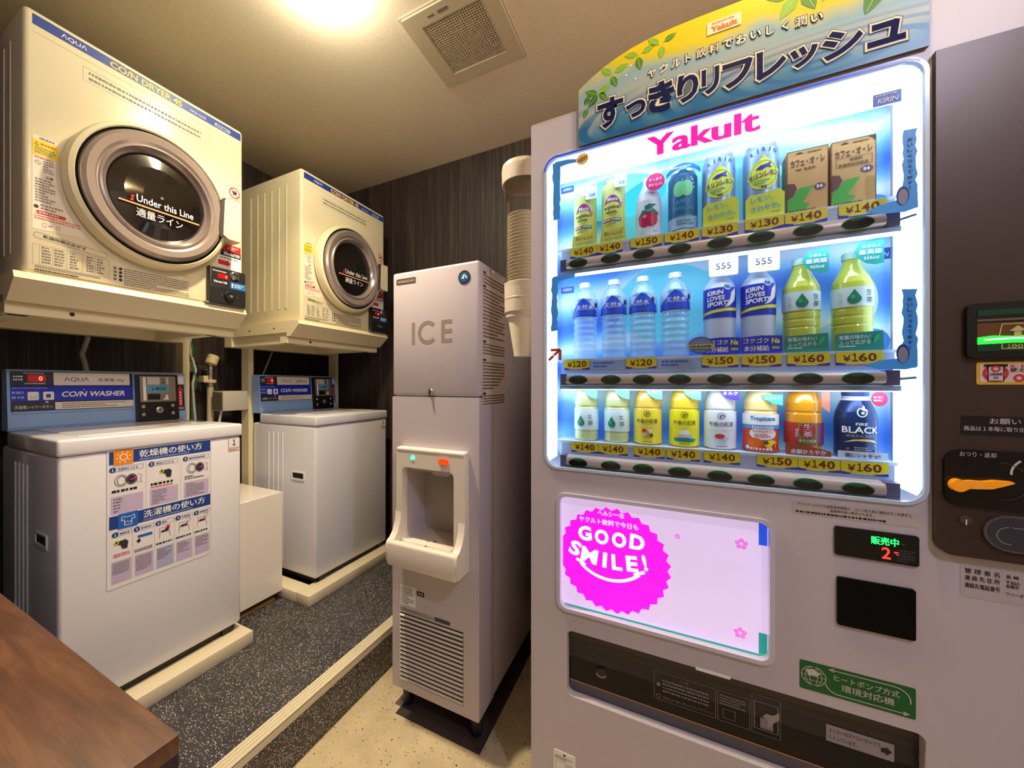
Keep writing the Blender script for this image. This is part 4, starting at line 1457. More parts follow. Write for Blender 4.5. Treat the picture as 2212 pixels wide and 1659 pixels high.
RAIL = M('rail_champagne', (216, 196, 190), 0.28, metal=0.15, coat=0.3)
RAILB = M('rail_pale_blue', (176, 194, 226), 0.35)
BTN = M('button_black', (10, 12, 14), 0.12, coat=0.5)
BTNG = M('button_green_rim', (10, 110, 50), 0.35, emit=0.25)
SHELFM = M('shelf_white', (214, 226, 244), 0.4)
TAGY = M('price_yellow', (226, 214, 20), 0.5)
TAGN = M('price_maroon', (118, 16, 20), 0.5)
TAGB = M('price_blue', (24, 30, 200), 0.5)
BX = [-0.201, -0.122, -0.049, 0.026, 0.103, 0.176, 0.252, 0.326]
# (rail foot z, shelf z, price cards: x0, x1, text)
ROWS = [
    (1.447, 1.5125, [(-0.227, -0.159, '¥140'), (-0.158, -0.098, '¥140'), (-0.079, -0.010, '¥150'), (-0.004, 0.066, '¥140'), (0.072, 0.140, '¥130'), (0.153, 0.2205, '¥130'), (0.222, 0.290, '¥140'), (0.307, 0.376, '¥140')]),
    (1.147, 1.2165, [(-0.243, -0.178, '¥120'), (-0.090, -0.022, '¥120'), (0.072, 0.141, '¥150'), (0.147, 0.216, '¥150'), (0.226, 0.294, '¥160'), (0.303, 0.372, '¥160')]),
    (0.934, 0.9985, [(-0.224, -0.156, '¥140'), (-0.155, -0.086, '¥140'), (-0.072, -0.004, '¥140'), (0.0, 0.068, '¥140'), (0.076, 0.144, '¥140'), (0.174, 0.243, '¥150'), (0.244, 0.309, '¥140'), (0.310, 0.379, '¥160')])]
for ri, (z0, zs, cards) in enumerate(ROWS):
    b = MB()
    pr = [(1.0425, z0), (1.022, z0 + 0.001), (1.013, z0 + 0.008), (1.012, z0 + 0.017), (1.017, z0 + 0.026), (1.0425, z0 + 0.029)]
    n = len(pr)
    b.add([(-0.232, y, z) for y, z in pr] + [(0.366, y, z) for y, z in pr], [(i, (i + 1) % n, n + (i + 1) % n, n + i) for i in range(n)] + [tuple(range(n)), tuple(reversed(range(n, 2 * n)))], RAIL, True)
    b.box(-0.248, -0.2325, 1.018, 1.0425, z0, z0 + 0.029, M('rail_end_slate', (96, 96, 128), 0.4))
    b.box(0.3665, 0.386, 1.018, 1.0425, z0, z0 + 0.029, M('rail_end_slate'))
    b.box(-0.250, 0.388, 1.020, 1.0425, z0 - 0.010, z0 - 0.0005, RAILB)
    if ri < 2:
        b.tube([(0.386, 1.03, z0 + 0.012), (0.4065, 1.015, z0 + 0.015)], 0.003, STEEL, 6)
    rail = b.build('button_rail', vend)
    b = MB()
    b.box(-0.262, 0.392, 1.043, 1.126, zs - 0.006, zs, SHELFM)
    b.box(-0.250, 0.388, 1.0435, 1.050, zs - 0.038, zs - 0.006, RAILB)
    b.build('shelf', vend)
    for x_ in BX:
        c = MB()
        q = Fr((x_, 1.012, z0 + 0.0135), (1, 0, 0), (0, 0, 1))
        c.prism(q, circ(0, 0, 0.0235, 0.0118, 28), -0.004, 0.0012, BTNG)
        c.prism(q, circ(0, -0.0012, 0.0225, 0.0098, 28), 0.0012, 0.0020, BTN)
        c.poly(q, [(0.013 * cos(a), 0.0085 - 0.0048 * abs(sin(a))) for a in [pi + pi * i / 12 for i in range(13)]], M('button_window', (60, 84, 72), 0.3), 6)
        c.build('selection_button', rail)
    for x0, x1, txt in cards:
        c = MB()
        q = Fr((0, 1.0425, zs - 0.0285), (1, 0, 0), (0, 0, 1))
        c.prism(q, [(x0, 0), (x1, 0), (x1, 0.0265), (x0, 0.0265)], 0.0, 0.001, TAGB)
        xm, hw = (x0 + x1) / 2, (x1 - x0) / 2
        c.poly(q, [(x0, 0.0265)] + [(xm - hw + 2 * hw * i / 10, 0.0018 + 0.004 * ((i - 5) / 5) ** 2) for i in range(11)] + [(x1, 0.0265)], TAGY, 3)
        c.num(q, txt, xm, 0.0150, 0.0158, TAGN, 0.051, bold=0.035, h=4)
        c.fine(q, xm - 0.02, xm + 0.02, 0.0, 0.003, 1, PWHITE, 2, 4)
        c.build('price_card', rail)
    if ri == 1:
        for x0, x1 in ((-0.176, -0.093), (-0.019, 0.068)):
            c = MB()
            q = Fr((0, 1.0425, zs - 0.0285), (1, 0, 0), (0, 0, 1))
            c.prism(q, rr(x0, x1, 0.0, 0.022, 0.005, 3, (0, 0, 1, 1)), 0.0, 0.001, M('info_card_blue', (150, 184, 240), 0.4))
            c.fine(q, x0 + 0.008, x1 - 0.008, 0.003, 0.020, 2, M('info_ink', (60, 90, 200), 0.5), 5, 4)
            c.build('info_card', rail)

# stickers on the inside of the glass
ICEB = M('ice_sticker_blue', (50, 132, 210), 0.4, emit=0.15)
INKN = M('ink_navy', (20, 40, 110), 0.5)


def wobble(pts, amp, seed):
    rd = random.Random(seed)
    return [(x + rd.uniform(-amp, amp), y + rd.uniform(-amp, amp)) for x, y in pts]


def band(x0, x1, y0, y1, seed, n=14):
    L = [(x0, y0 + (y1 - y0) * i / n) for i in range(n, -1, -1)]
    R = [(x1, y0 + (y1 - y0) * i / n) for i in range(n + 1)]
    return wobble(L + R, 0.0018, seed)


gi = Fr((0, 0.9975, 0), (1, 0, 0), (0, 0, 1))
for k, (za, zb, foot) in enumerate(((1.468, 1.612, 1.480), (1.180, 1.322, 1.190))):
    b = MB()
    b.poly(gi, band(0.381, 0.399, za, zb, k), ICEB, 1)
    b.poly(gi, wobble([(0.330, foot - 0.006), (0.35, za - 0.002), (0.385, za - 0.004), (0.400, za + 0.002), (0.400, za + 0.03), (0.381, za + 0.03), (0.375, foot + 0.008), (0.35, foot + 0.004)], 0.001, 9 + k), ICEB, 1.2)
    for i, ch in enumerate('おいしく冷えてます!'):
        b.text(gi, ch, 0.3905, zb - 0.018 - i * 0.0098, 0.0062 if ch != '!' else 0.0075, INKN, w=0.007 if ch != '!' else 0.0015, bold=0.02, h=3)
    b.disc(gi, 0.381, za + 0.026, 0.0085, INKN, 3, ry=0.017)
    b.disc(gi, 0.381, za + 0.0235, 0.0065, M('penguin_grey', (120, 124, 150), 0.5), 4, ry=0.0145)
    b.build('ice_sticker', vend)
b = MB()
b.poly(gi, band(-0.262, -0.244, 1.575, 1.724, 3), ICEB, 1)
b.poly(gi, wobble([(-0.262, 1.712), (-0.244, 1.712), (-0.225, 1.714), (-0.203, 1.712), (-0.203, 1.721), (-0.225, 1.726), (-0.255, 1.728)], 0.001, 4), ICEB, 1.2)
star = []
for i in range(24):
    r_ = 0.0165 if i % 2 else 0.0125
    star.append((-0.187 + r_ * cos(2 * pi * i / 24), 1.7165 + r_ * sin(2 * pi * i / 24)))
b.poly(gi, star, M('burst_lime', (206, 216, 120), 0.5), 2)
b.text(gi, 'NEW', -0.187, 1.7165, 0.011, PRED, w=0.026, bold=0.03, rot=0.25, h=4)
b.build('ice_sticker', vend)
b = MB()
b.poly(gi, band(-0.266, -0.250, 1.288, 1.424, 5), ICEB, 1)
b.poly(gi, wobble([(-0.266, 1.418), (-0.25, 1.416), (-0.205, 1.422), (-0.205, 1.430), (-0.25, 1.430), (-0.262, 1.428)], 0.001, 6), ICEB, 1.2)
b.build('ice_sticker', vend)
b = MB()
AR = M('arrow_brick_red', (176, 40, 36), 0.5)
b.line(gi, [(-0.273, 1.212), (-0.247, 1.236)], 0.007, AR, 2)
b.line(gi, [(-0.268, 1.2385), (-0.2435, 1.2385), (-0.2435, 1.212)], 0.007, AR, 2.4)
b.fine(gi, -0.266, -0.252, 1.220, 1.228, 1, PWHITE, 2, 4)
b.build('arrow_sticker', vend)
b = MB()
b.disc(gi, 0.0665, 1.236, 0.0235, M('round_sticker_slate', (86, 110, 150), 0.4), 1, ry=0.0185)
b.ring(gi, 0.0665, 1.236, 0.0225, 0.0015, INKN, 2, ry=0.0175)
b.poly(gi, rr(0.040, 0.093, 1.228, 1.238, 0.003, 3), M('ribbon_khaki', (150, 146, 70), 0.5), 3)
b.fine(gi, 0.046, 0.088, 1.229, 1.237, 1, INKN, 4, 4)
b.build('round_sticker', vend)

# lit promo panel ---------------------------------------------------
b = MB()
b.plate(v, rr(-0.252, 0.196, 0.567, 0.870, 0.024, 7), [rr(-0.2435, 0.1875, 0.5755, 0.8615, 0.018, 6)], -0.02, 0.006, M('promo_trim', (206, 204, 226), 0.2, coat=0.5))
b.build('promo_trim', vend)
PB = M('promo_backlit_lilac', (226, 206, 248), 0.4, emit=0.62)
pf = Fr((0, 1.012, 0), (1, 0, 0), (0, 0, 1))
b = MB()
b.rect(pf, -0.2475, 0.1915, 0.5715, 0.8655, PB, 1)
MAG = M('promo_magenta', (250, 20, 235), 0.4, emit=0.80)
PWL = M('promo_white', (250, 246, 255), 0.4, emit=0.95)
bc = (-0.120, 0.715)
st = []
for i in range(64):
    r_ = 1.0 if i % 2 else 0.935
    a = 2 * pi * i / 64
    st.append((max(-0.2395, bc[0] + 0.130 * r_ * cos(a)), min(0.848, bc[1] + 0.130 * r_ * sin(a))))
b.poly(pf, st, MAG, 2)
b.text(pf, 'ヘルシーな', -0.122, 0.828, 0.013, PWL, w=0.062, bold=0.02, h=3)
b.text(pf, 'ヤクルト飲料で今日も', -0.129, 0.806, 0.014, PWL, w=0.138, bold=0.02, h=3)
for i, ch in enumerate('GOOD'):
    b.text(pf, ch, -0.184 + i * 0.0405, 0.768 + (0.002, 0.0, 0.0, 0.002)[i], 0.037, PWL, w=0.033, bold=0.045, rot=(0.10, 0.03, -0.03, -0.08)[i], h=3)
for i, ch in enumerate('SMILE!'):
    b.text(pf, ch, (-0.208, -0.173, -0.136, -0.108, -0.074, -0.046)[i], (0.728, 0.716, 0.712, 0.712, 0.716, 0.724)[i], 0.038, PWL, w=(0.028, 0.040, 0.010, 0.024, 0.026, 0.009)[i], bold=0.04, rot=(-0.3, -0.15, -0.06, 0.05, 0.10, 0.22)[i], h=3)
b.ring(pf, -0.126, 0.763, 0.098, 0.0075, PWL, 3, radians(226), radians(314), 24)
b.line(pf, [(-0.205, 0.702), (-0.182, 0.690)], 0.0075, PWL, 3.2)
b.line(pf, [(-0.070, 0.690), (-0.046, 0.702)], 0.0075, PWL, 3.2)
for fx, fz in ((0.142, 0.806), (0.140, 0.614), (0.022, 0.800)):
    s_ = 1.0 if fz != 0.800 else 0.5
    for i in range(5):
        a = pi / 2 + i * 2 * pi / 5
        b.disc(pf, fx + 0.0075 * s_ * cos(a), fz + 0.0075 * s_ * sin(a), 0.0048 * s_, M('blossom_pink', (236, 130, 226), 0.4, emit=0.6), 2, n=12)
b.rect(pf, 0.172, 0.1865, 0.810, 0.862, M('promo_edge_blue', (40, 90, 236), 0.4, emit=0.6), 2)
b.rect(pf, 0.172, 0.1865, 0.580, 0.625, M('promo_edge_teal', (40, 160, 150), 0.4, emit=0.5), 2)
b.rect(pf, -0.245, 0.190, 0.5735, 0.580, M('promo_edge_teal'), 3)
b.build('promo_panel', vend)

# delivery slot -------------------------------------------------------
b = MB()
FLAP = M('flap_smoked', (12, 11, 14), 0.2, spec=0.3)
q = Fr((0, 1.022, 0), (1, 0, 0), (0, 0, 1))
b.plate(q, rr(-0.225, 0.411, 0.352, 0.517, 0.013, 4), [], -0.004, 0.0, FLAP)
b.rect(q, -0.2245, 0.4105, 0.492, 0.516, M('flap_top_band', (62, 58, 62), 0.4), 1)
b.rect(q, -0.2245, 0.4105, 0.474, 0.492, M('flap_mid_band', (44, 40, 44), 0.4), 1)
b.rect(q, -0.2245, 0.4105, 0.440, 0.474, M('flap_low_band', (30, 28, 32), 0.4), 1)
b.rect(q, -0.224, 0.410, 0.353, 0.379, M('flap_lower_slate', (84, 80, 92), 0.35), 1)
b.rect(q, -0.224, 0.410, 0.378, 0.3802, M('flap_bronze_line', (196, 140, 90), 0.35, metal=0.4), 2)
PSM = M('flap_print_grey', (132, 124, 128), 0.5)
for xa, xb, za, zb in ((-0.026, 0.096, 0.405, 0.470), (0.100, 0.158, 0.405, 0.470), (0.162, 0.210, 0.405, 0.486)):
    b.frame(q, xa, xb, za, zb, 0.0009, PSM, 3)
b.text(q, '⚠ 注意', 0.035, 0.462, 0.006, PSM, h=3)
b.fine(q, -0.008, 0.090, 0.424, 0.456, 4, PSM, 11, 3)
b.disc(q, -0.017, 0.440, 0.0045, PSM, 3)
b.ring(q, -0.017, 0.413, 0.0042, 0.0012, PSM, 3)
b.text(q, '取出口より奥へ手を入れないでください', 0.042, 0.413, 0.0062, PSM, w=0.098, h=3)
b.fine(q, 0.104, 0.154, 0.440, 0.464, 4, PSM, 12, 3)
b.frame(q, 0.110, 0.132, 0.413, 0.433, 0.0008, PSM, 3)
b.frame(q, 0.166, 0.206, 0.415, 0.472, 0.0016, PSM, 3)
b.poly(q, [(0.176, 0.418), (0.198, 0.418), (0.198, 0.440), (0.176, 0.440)], PSM, 3)
b.poly(q, [(0.180, 0.443), (0.186, 0.452), (0.198, 0.452), (0.208, 0.462), (0.208, 0.446), (0.199, 0.436), (0.192, 0.424), (0.188, 0.426), (0.190, 0.438)], M('flap_print_light', (160, 150, 154), 0.5), 4)
b.rect(q, 0.282, 0.379, 0.437, 0.470, M('straw_label_mauve', (158, 150, 160), 0.5), 3)
b.text(q, 'ストローはストローボックス', 0.286, 0.4605, 0.0085, PBLACK, w=0.074, h=4, al='l')
b.text(q, 'に入っています。', 0.286, 0.4465, 0.0085, PBLACK, w=0.042, h=4, al='l')
b.poly(q, [(0.361, 0.449), (0.368, 0.449), (0.368, 0.445), (0.376, 0.4535), (0.368, 0.462), (0.368, 0.458), (0.361, 0.458)], PBLACK, 4)
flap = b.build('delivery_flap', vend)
b = MB()
b.lathe([(0.013, 0.0), (0.013, 0.002), (0.009, 0.003), (0.0, 0.003)], (-0.146, 1.022, 0.423), M('flap_lock_black', (18, 18, 20), 0.3), 20, AX_NY)
b.ring(q, -0.146, 0.423, 0.0115, 0.003, M('flap_print_light'), 9, pi * 1.1, pi * 1.9, 12)
b.build('lock', flap)
b = MB()
b.box(-0.226, 0.412, 1.0265, 1.129, 0.352, 0.517, DARK)
b.build('slot_cavity', vend)
b = MB()
b.box(0.057, 0.121, 0.9985, 1.01, 0.5145, 0.5205, PWHITE)
b.build('flap_stop', vend)

# lower-right fittings --------------------------------------------------
b = MB()
b.prism(v, rr(0.288, 0.402, 0.820, 0.875, 0.004, 4), 0.0, 0.004, BLACK)
q = Fr((0, 0.996, 0), (1, 0, 0), (0, 0, 1))
b.text(q, '販売中', 0.357, 0.8585, 0.0145, LEDGREEN, w=0.037, bold=0.02)
b.text(q, '2', 0.359, 0.837, 0.021, LEDRED, w=0.012, bold=0.01)
b.text(q, '℃', 0.3725, 0.839, 0.006, LEDRED, w=0.006, bold=0.03)
b.disc(q, 0.3815, 0.857, 0.002, M('led_dim_green', (20, 90, 50), 0.5), 2, n=10)
b.fine(q, 0.374, 0.398, 0.824, 0.848, 5, M('display_print', (70, 74, 90), 0.5), 4)
b.build('status_display', vend)
b = MB()
b.prism(v, rr(0.2915, 0.3975, 0.6855, 0.778, 0.004, 4), 0.0, 0.005, M('window_black_gloss', (5, 5, 8), 0.3, spec=0.15))
b.build('card_reader_window', vend)
b = MB()
GR = M('sticker_green', (10, 96, 36), 0.4)
GP = M('sticker_green_print', (206, 200, 196), 0.5)
b.poly(v, rr(0.236, 0.399, 0.541, 0.598, 0.003, 3), GR, 1)
gx, gz = 0.2575, 0.571
b.ring(v, gx, gz, 0.0185, 0.0012, GP, 2)
for rx_ in (0.006, 0.0125):
    b.ring(v, gx, gz, rx_, 0.0009, GP, 2, ry=0.0185)
for dz_ in (-0.009, 0.0, 0.009):
    hw = sqrt(0.0185 ** 2 - dz_ ** 2)
    b.line(v, [(gx - hw, gz + dz_), (gx + hw, gz + dz_)], 0.0009, GP, 2)
b.poly(v, wobble([(gx - 0.012, gz + 0.010), (gx, gz + 0.014), (gx + 0.010, gz + 0.008), (gx + 0.006, gz), (gx - 0.002, gz + 0.002), (gx - 0.008, gz - 0.002)], 0.001, 3), GP, 3)
b.line(v, [(0.284, 0.592), (0.372, 0.592)], 0.0016, GP, 2)
b.poly(v, [(0.279, 0.592), (0.288, 0.588), (0.288, 0.596)], GP, 2)
b.ring(v, 0.372, 0.571, 0.0205, 0.0016, GP, 2, -0.2, pi / 2, 12)
b.line(v, [(0.295, 0.547), (0.385, 0.547)], 0.0016, GP, 2)
b.poly(v, [(0.392, 0.5475), (0.383, 0.551), (0.383, 0.5435)], GP, 2)
b.ring(v, 0.295, 0.5675, 0.0205, 0.0016, GP, 2, pi, 1.5 * pi, 12)
b.text(v, 'ヒートポンプ方式', 0.333, 0.579, 0.012, GP, w=0.090, bold=0.015)
b.text(v, '環境対応機', 0.335, 0.5625, 0.0135, GP, w=0.073, bold=0.015)
b.build('eco_sticker', vend)
b = MB()
b.poly(v, [(0.225, 0.890), (0.404, 0.890), (0.404, 0.914), (0.225, 0.914)], M('clear_label', (196, 186, 186), 0.45), 1)
b.text(v, 'ヤクルト・ジョアの品質保持期限は、コイン投入前に選択ボタンを押すと', 0.3135, 0.910, 0.0055, PBLACK, w=0.160)
b.text(v, '金額表示部に表示されます。', 0.313, 0.9025, 0.0055, PBLACK, w=0.062)
b.fine(v, 0.230, 0.400, 0.891, 0.898, 1, PBLACK, 5)
b.build('notice_label', vend)
b = MB()
b.poly(v, [(0.453, 0.781), (0.66, 0.781), (0.66, 0.835), (0.453, 0.835)], M('manager_label_mauve', (196, 184, 190), 0.5), 1)
for i, (tx, zz) in enumerate((('管 理 者 名', 0.8265), ('連 絡 先 住 所', 0.8145), ('連絡先電話番号', 0.8015))):
    b.text(v, tx, 0.458, zz, 0.0085, PBLACK, w=0.040, bold=0.012, al='l')
for tx, zz, ww in (('長 崎', 0.826, 0.014), ('〒850-', 0.8165, 0.016), ('長崎市', 0.810, 0.014), ('フリーダイヤル', 0.797, 0.034)):
    b.text(v, tx, 0.5045, zz, 0.006, PBLACK, w=ww, bold=0.012, al='l')
b.build('manager_label', vend)
b = MB()
tf = Fr((0, 0.9985, 0), (1, 0, 0), (0, 0, 1))
b.prism(tf, rr(-0.261, -0.205, 0.115, 0.199, 0.003, 3), -0.0013, 0.0, PWHITE)
b.disc(tf, -0.233, 0.192, 0.003, PBLACK, 1, n=12)
b.fine(tf, -0.257, -0.209, 0.178, 0.187, 2, PGREY, 3)
b.frame(tf, -0.255, -0.230, 0.15, 0.174, 0.001, PGREYL, 1)
b.fine(tf, -0.226, -0.210, 0.15, 0.174, 4, PGREYL, 6)
b.build('paper_tag', vend)

# dark coin panel -------------------------------------------------------
CP = M('coin_panel_umber', (66, 52, 47), 0.36, metal=0.25)
b = MB()
b.prism(v, rr(0.4190, VX1 - 0.002, 0.853, 1.737, 0.022, 8, (1, 0, 0, 0)), 0.0005, 0.012, CP)
cp = b.build('coin_panel', vend)
q = Fr((0, 0.988, 0), (1, 0, 0), (0, 0, 1))
b = MB()
b.prism(q, rr(0.452, 0.640, 1.194, 1.286, 0.008, 5), 0.0, 0.008, BLACK)
q3 = Fr((0, 0.980, 0), (1, 0, 0), (0, 0, 1))
b.rect(q3, 0.463, 0.630, 1.205, 1.252, M('bill_brown', (88, 56, 22), 0.35, emit=0.15), 1)
b.rect(q3, 0.463, 0.630, 1.205, 1.2165, M('bill_green_dark', (6, 60, 36), 0.3), 2)
b.rect(q3, 0.463, 0.630, 1.255, 1.2585, M('bill_ledge', (110, 90, 76), 0.3), 2)
b.rect(q3, 0.463, 0.630, 1.264, 1.274, M('bill_green_dark'), 2)
GLOW = M('bill_slot_green_light', (20, 255, 40), 0.4, emit=3.0)
b.poly(q3, [(0.463, 1.2165), (0.50, 1.2180), (0.56, 1.2165), (0.63, 1.2175), (0.63, 1.230), (0.55, 1.2305), (0.50, 1.229), (0.480, 1.2305), (0.463, 1.228)], GLOW, 3)
b.poly(q3, [(0.470, 1.2225), (0.50, 1.224), (0.56, 1.2225), (0.56, 1.2250), (0.50, 1.2265), (0.470, 1.225)], M('bill_slot_white_light', (200, 255, 240), 0.4, emit=4.0), 4)
KH = M('bill_khaki', (196, 186, 120), 0.5)
b.line(q3, [(0.487, 1.230), (0.490, 1.249), (0.56, 1.249)], 0.0014, KH, 3)
b.line(q3, [(0.490, 1.2165), (0.490, 1.2085), (0.56, 1.2085)], 0.0014, KH, 3)
b.poly(q3, [(0.497, 1.237), (0.516, 1.237), (0.5065, 1.246)], KH, 5)
b.poly(q3, [(0.5025, 1.228), (0.5105, 1.228), (0.5105, 1.237), (0.5025, 1.237)], KH, 4)
b.num(q3, '1000', 0.507, 1.2125, 0.0062, KH, 0.024, bold=0.03, h=4)
b.build('bill_slot', cp)
b = MB()
b.poly(q, rr(0.466, 0.640, 1.149, 1.187, 0.003, 3), M('sticker_gold', (226, 180, 20), 0.45), 1)
b.poly(q, rr(0.4695, 0.637, 1.153, 1.1835, 0.002, 3), M('sticker_blush', (226, 200, 204), 0.5), 2)
b.ring(q, 0.487, 1.168, 0.0125, 0.0038, PRED, 3, ry=0.0125)
b.rect(q, 0.4785, 0.4955, 1.155, 1.182, M('sticker_blush'), 4)
b.frame(q, 0.4785, 0.4955, 1.155, 1.182, 0.0012, PBLACK, 5)
b.rect(q, 0.474, 0.500, 1.179, 1.183, PBLACK, 5)
b.ring(q, 0.487, 1.1755, 0.0042, 0.002, PRED, 6)
b.num(q, '1000', 0.487, 1.1665, 0.0045, PBLACK, 0.0145, bold=0.04, h=6)
b.text(q, '円', 0.487, 1.160, 0.0045, PBLACK, bold=0.03, h=6)
b.text(q, '新・旧1000円', 0.5025, 1.180, 0.0045, PRED, w=0.034, bold=0.03, h=4, al='l')
b.text(q, '使えます', 0.5025, 1.1735, 0.0075, PBLACK, w=0.033, bold=0.02, h=4, al='l')
b.ring(q, 0.5125, 1.160, 0.0048, 0.0028, PRED, 4)
b.build('bill_sticker', cp)
b = MB()
b.rect(q, 0.448, 0.660, 1.063, 1.0955, M('notice_black', (10, 10, 16), 0.4), 1)
b.text(q, 'お願い', 0.4805, 1.0875, 0.0095, M('notice_pale', (206, 196, 196), 0.5), w=0.034, bold=0.01, al='l')
b.text(q, '商品は１本毎に取り出してください', 0.4515, 1.0745, 0.008, M('notice_pale'), w=0.108, bold=0.01, al='l')
b.build('request_label', cp)
b = MB()
b.prism(q, rr(0.4275, 0.650, 0.940, 1.038, 0.022, 7), 0.0, 0.004, M('coin_return_black', (9, 9, 13), 0.2))
q4 = Fr((0, 0.984, 0), (1, 0, 0), (0, 0, 1))
b.text(q4, 'おつり・返却', 0.4655, 1.0305, 0.0085, M('notice_pale'), w=0.041, h=2)
b.ring(q4, 0.490, 0.988, 0.031, 0.0012, M('lever_dish_edge', (70, 60, 54), 0.3), 2, -pi / 2, pi / 2, 20)
b.ring(q4, 0.530, 1.002, 0.028, 0.003, M('notice_pale'), 2, pi * 0.72, pi * 1.02, 8)
b.build('coin_return_plate', cp)
b = MB()
lv = circ(0.4395, 0.9775, 0.0095, 0.0105, 16, radians(50), radians(300)) + [(0.4505, 0.9735), (0.462, 0.9745), (0.475, 0.976), (0.488, 0.982), (0.4995, 0.988), (0.4985, 0.990), (0.480, 0.990), (0.468, 0.987), (0.455, 0.987)]
b.prism(q4, lv, 0.002, 0.014, M('lever_amber', (240, 150, 20), 0.35, emit=0.25))
qq = Fr((0, 0.970, 0), (1, 0, 0), (0, 0, 1))
b.fine(qq, 0.440, 0.472, 0.977, 0.984, 2, M('lever_print', (255, 200, 110), 0.5), 3, 1)
b.build('coin_return_lever', cp)
b = MB()
b.lathe([(0.0075, 0.0), (0.0075, 0.002), (0.0, 0.002)], (0.4535, 0.988, 0.917), M('keyhole_ring', (92, 84, 82), 0.3, metal=0.5), 18, AX_NY)
b.rect(q, 0.4527, 0.4543, 0.9085, 0.918, PWHITE, 7)
b.build('key_lock', cp)
b = MB()
b.prism(q, rr(0.4725, 0.640, 0.872, 0.932, 0.030, 8), 0.0, 0.005, M('tray_rim_silver', (120, 112, 116), 0.25, metal=0.6))
q5 = Fr((0, 0.983, 0), (1, 0, 0), (0, 0, 1))
b.poly(q5, rr(0.4755, 0.637, 0.875, 0.929, 0.027, 8), M('tray_slate', (58, 56, 72), 0.25), 1)
b.ring(q5, 0.500, 0.899, 0.014, 0.0012, M('tray_line', (150, 142, 140), 0.3), 2, pi * 0.45, pi * 1.55, 14)
b.line(q5, [(0.5, 0.913), (0.61, 0.913)], 0.0012, M('tray_line'), 2)
b.build('change_tray', cp)

# curved printed sign on top ---------------------------------------------
tpts = [(-0.196, 1.748), (0.413, 1.752)]
n = 20
top = []
for i in range(n + 1):
    u_ = -1 + 2 * i / n
    x_ = 0.1085 - 0.3045 * u_
    z_ = 1.889 + 0.070 * (1 - abs(u_) ** 3.2)
    top.append((x_, z_))
tf = Fr((0, 0.9985, 0), (1, 0, 0), (0, 0, 1))
TOPM = mat_topper()
b = MB()
b.prism(tf, tpts + top, 0.0, 0.006, TOPM, M('sign_edge', (120, 90, 50), 0.5))
tq = Fr((0, 0.9925, 0), (1, 0, 0), (0, 0, 1))


def leaf(x, z, l, a, mat, h=1):
    ca, sa = cos(a), sin(a)
    P = [(0, 0), (0.25, 0.20), (0.5, 0.25), (0.8, 0.13), (1, 0), (0.8, -0.13), (0.5, -0.25), (0.25, -0.20)]
    b.poly(tq, [(x + l * (px * ca - py * sa), z + l * (px * sa + py * ca)) for px, py in P], mat, h)
    b.line(tq, [(x, z), (x + l * 0.9 * ca, z + l * 0.9 * sa)], 0.0008, M('leaf_vein', (200, 220, 90), 0.5), h + 0.5)


LG = [M('leaf_green', (70, 130, 30), 0.5), M('leaf_lime', (130, 180, 40), 0.5), M('leaf_deep', (40, 96, 30), 0.5)]
for x_, z_, l_, a_, k in ((-0.150, 1.862, 0.034, 2.6, 0), (-0.150, 1.862, 0.034, -2.3, 2), (-0.150, 1.862, 0.034, 0.5, 1), (-0.145, 1.866, 0.030, -1.0, 0), (-0.118, 1.900, 0.032, 2.4, 1), (-0.118, 1.896, 0.032, -1.2, 0), (-0.112, 1.902, 0.034, 0.3, 1), (-0.180, 1.845, 0.026, 1.2, 2), (-0.176, 1.838, 0.026, -1.8, 0),
                            (-0.060, 1.925, 0.030, 2.9, 1), (-0.060, 1.92, 0.034, -1.4, 0), (-0.052, 1.925, 0.030, 0.3, 1), (-0.015, 1.93, 0.032, 2.4, 1), (-0.01, 1.925, 0.030, -1.6, 1), (-0.006, 1.932, 0.028, 0.4, 0),
                            (0.225, 1.935, 0.044, 3.0, 0), (0.232, 1.93, 0.050, -2.2, 1), (0.240, 1.934, 0.050, -1.2, 0), (0.25, 1.94, 0.046, 0.2, 1), (0.29, 1.94, 0.050, -1.3, 1),
                            (0.35, 1.90, 0.050, 2.8, 2), (0.352, 1.893, 0.055, -2.0, 0), (0.358, 1.893, 0.056, -0.9, 2), (0.362, 1.90, 0.05, 0.4, 0), (0.395, 1.87, 0.04, 2.0, 1)):
    leaf(x_, z_, l_, a_, LG[k])
OUT = M('sign_outline_cream', (238, 226, 200), 0.5)
NAV = M('sign_navy', (8, 22, 76), 0.6, spec=0.1)
SHN = M('sign_shadow_teal', (70, 96, 110), 0.5)
chars = 'すっきりリフレッシュ'
wd = [0.062, 0.046, 0.056, 0.044, 0.036, 0.056, 0.052, 0.046, 0.062, 0.054]
hh = [0.074, 0.040, 0.070, 0.064, 0.058, 0.056, 0.060, 0.042, 0.056, 0.044]
dz = [0.0, -0.010, 0.002, 0.002, 0.002, 0.0, 0.0, -0.006, -0.002, -0.008]
x_ = -0.152
for ch, w_, h_, d_ in zip(chars, wd, hh, dz):
    cxx = x_ + w_ / 2
    zc = 1.807 + d_ - 0.006 * (cxx - 0.1)
    b.text(tq, ch, cxx, zc, h_ + 0.010, SHN, w=w_ + 0.006, bold=0.085, h=3)
    b.text(tq, ch, cxx, zc, h_ + 0.006, OUT, w=w_ + 0.003, bold=0.07, h=4)
    b.text(tq, ch, cxx, zc, h_ - 0.002, NAV, w=w_ - 0.003, bold=0.038, h=5)
    x_ += w_ + 0.0025
tx = 'ヤクルト飲料でおいしく潤い'
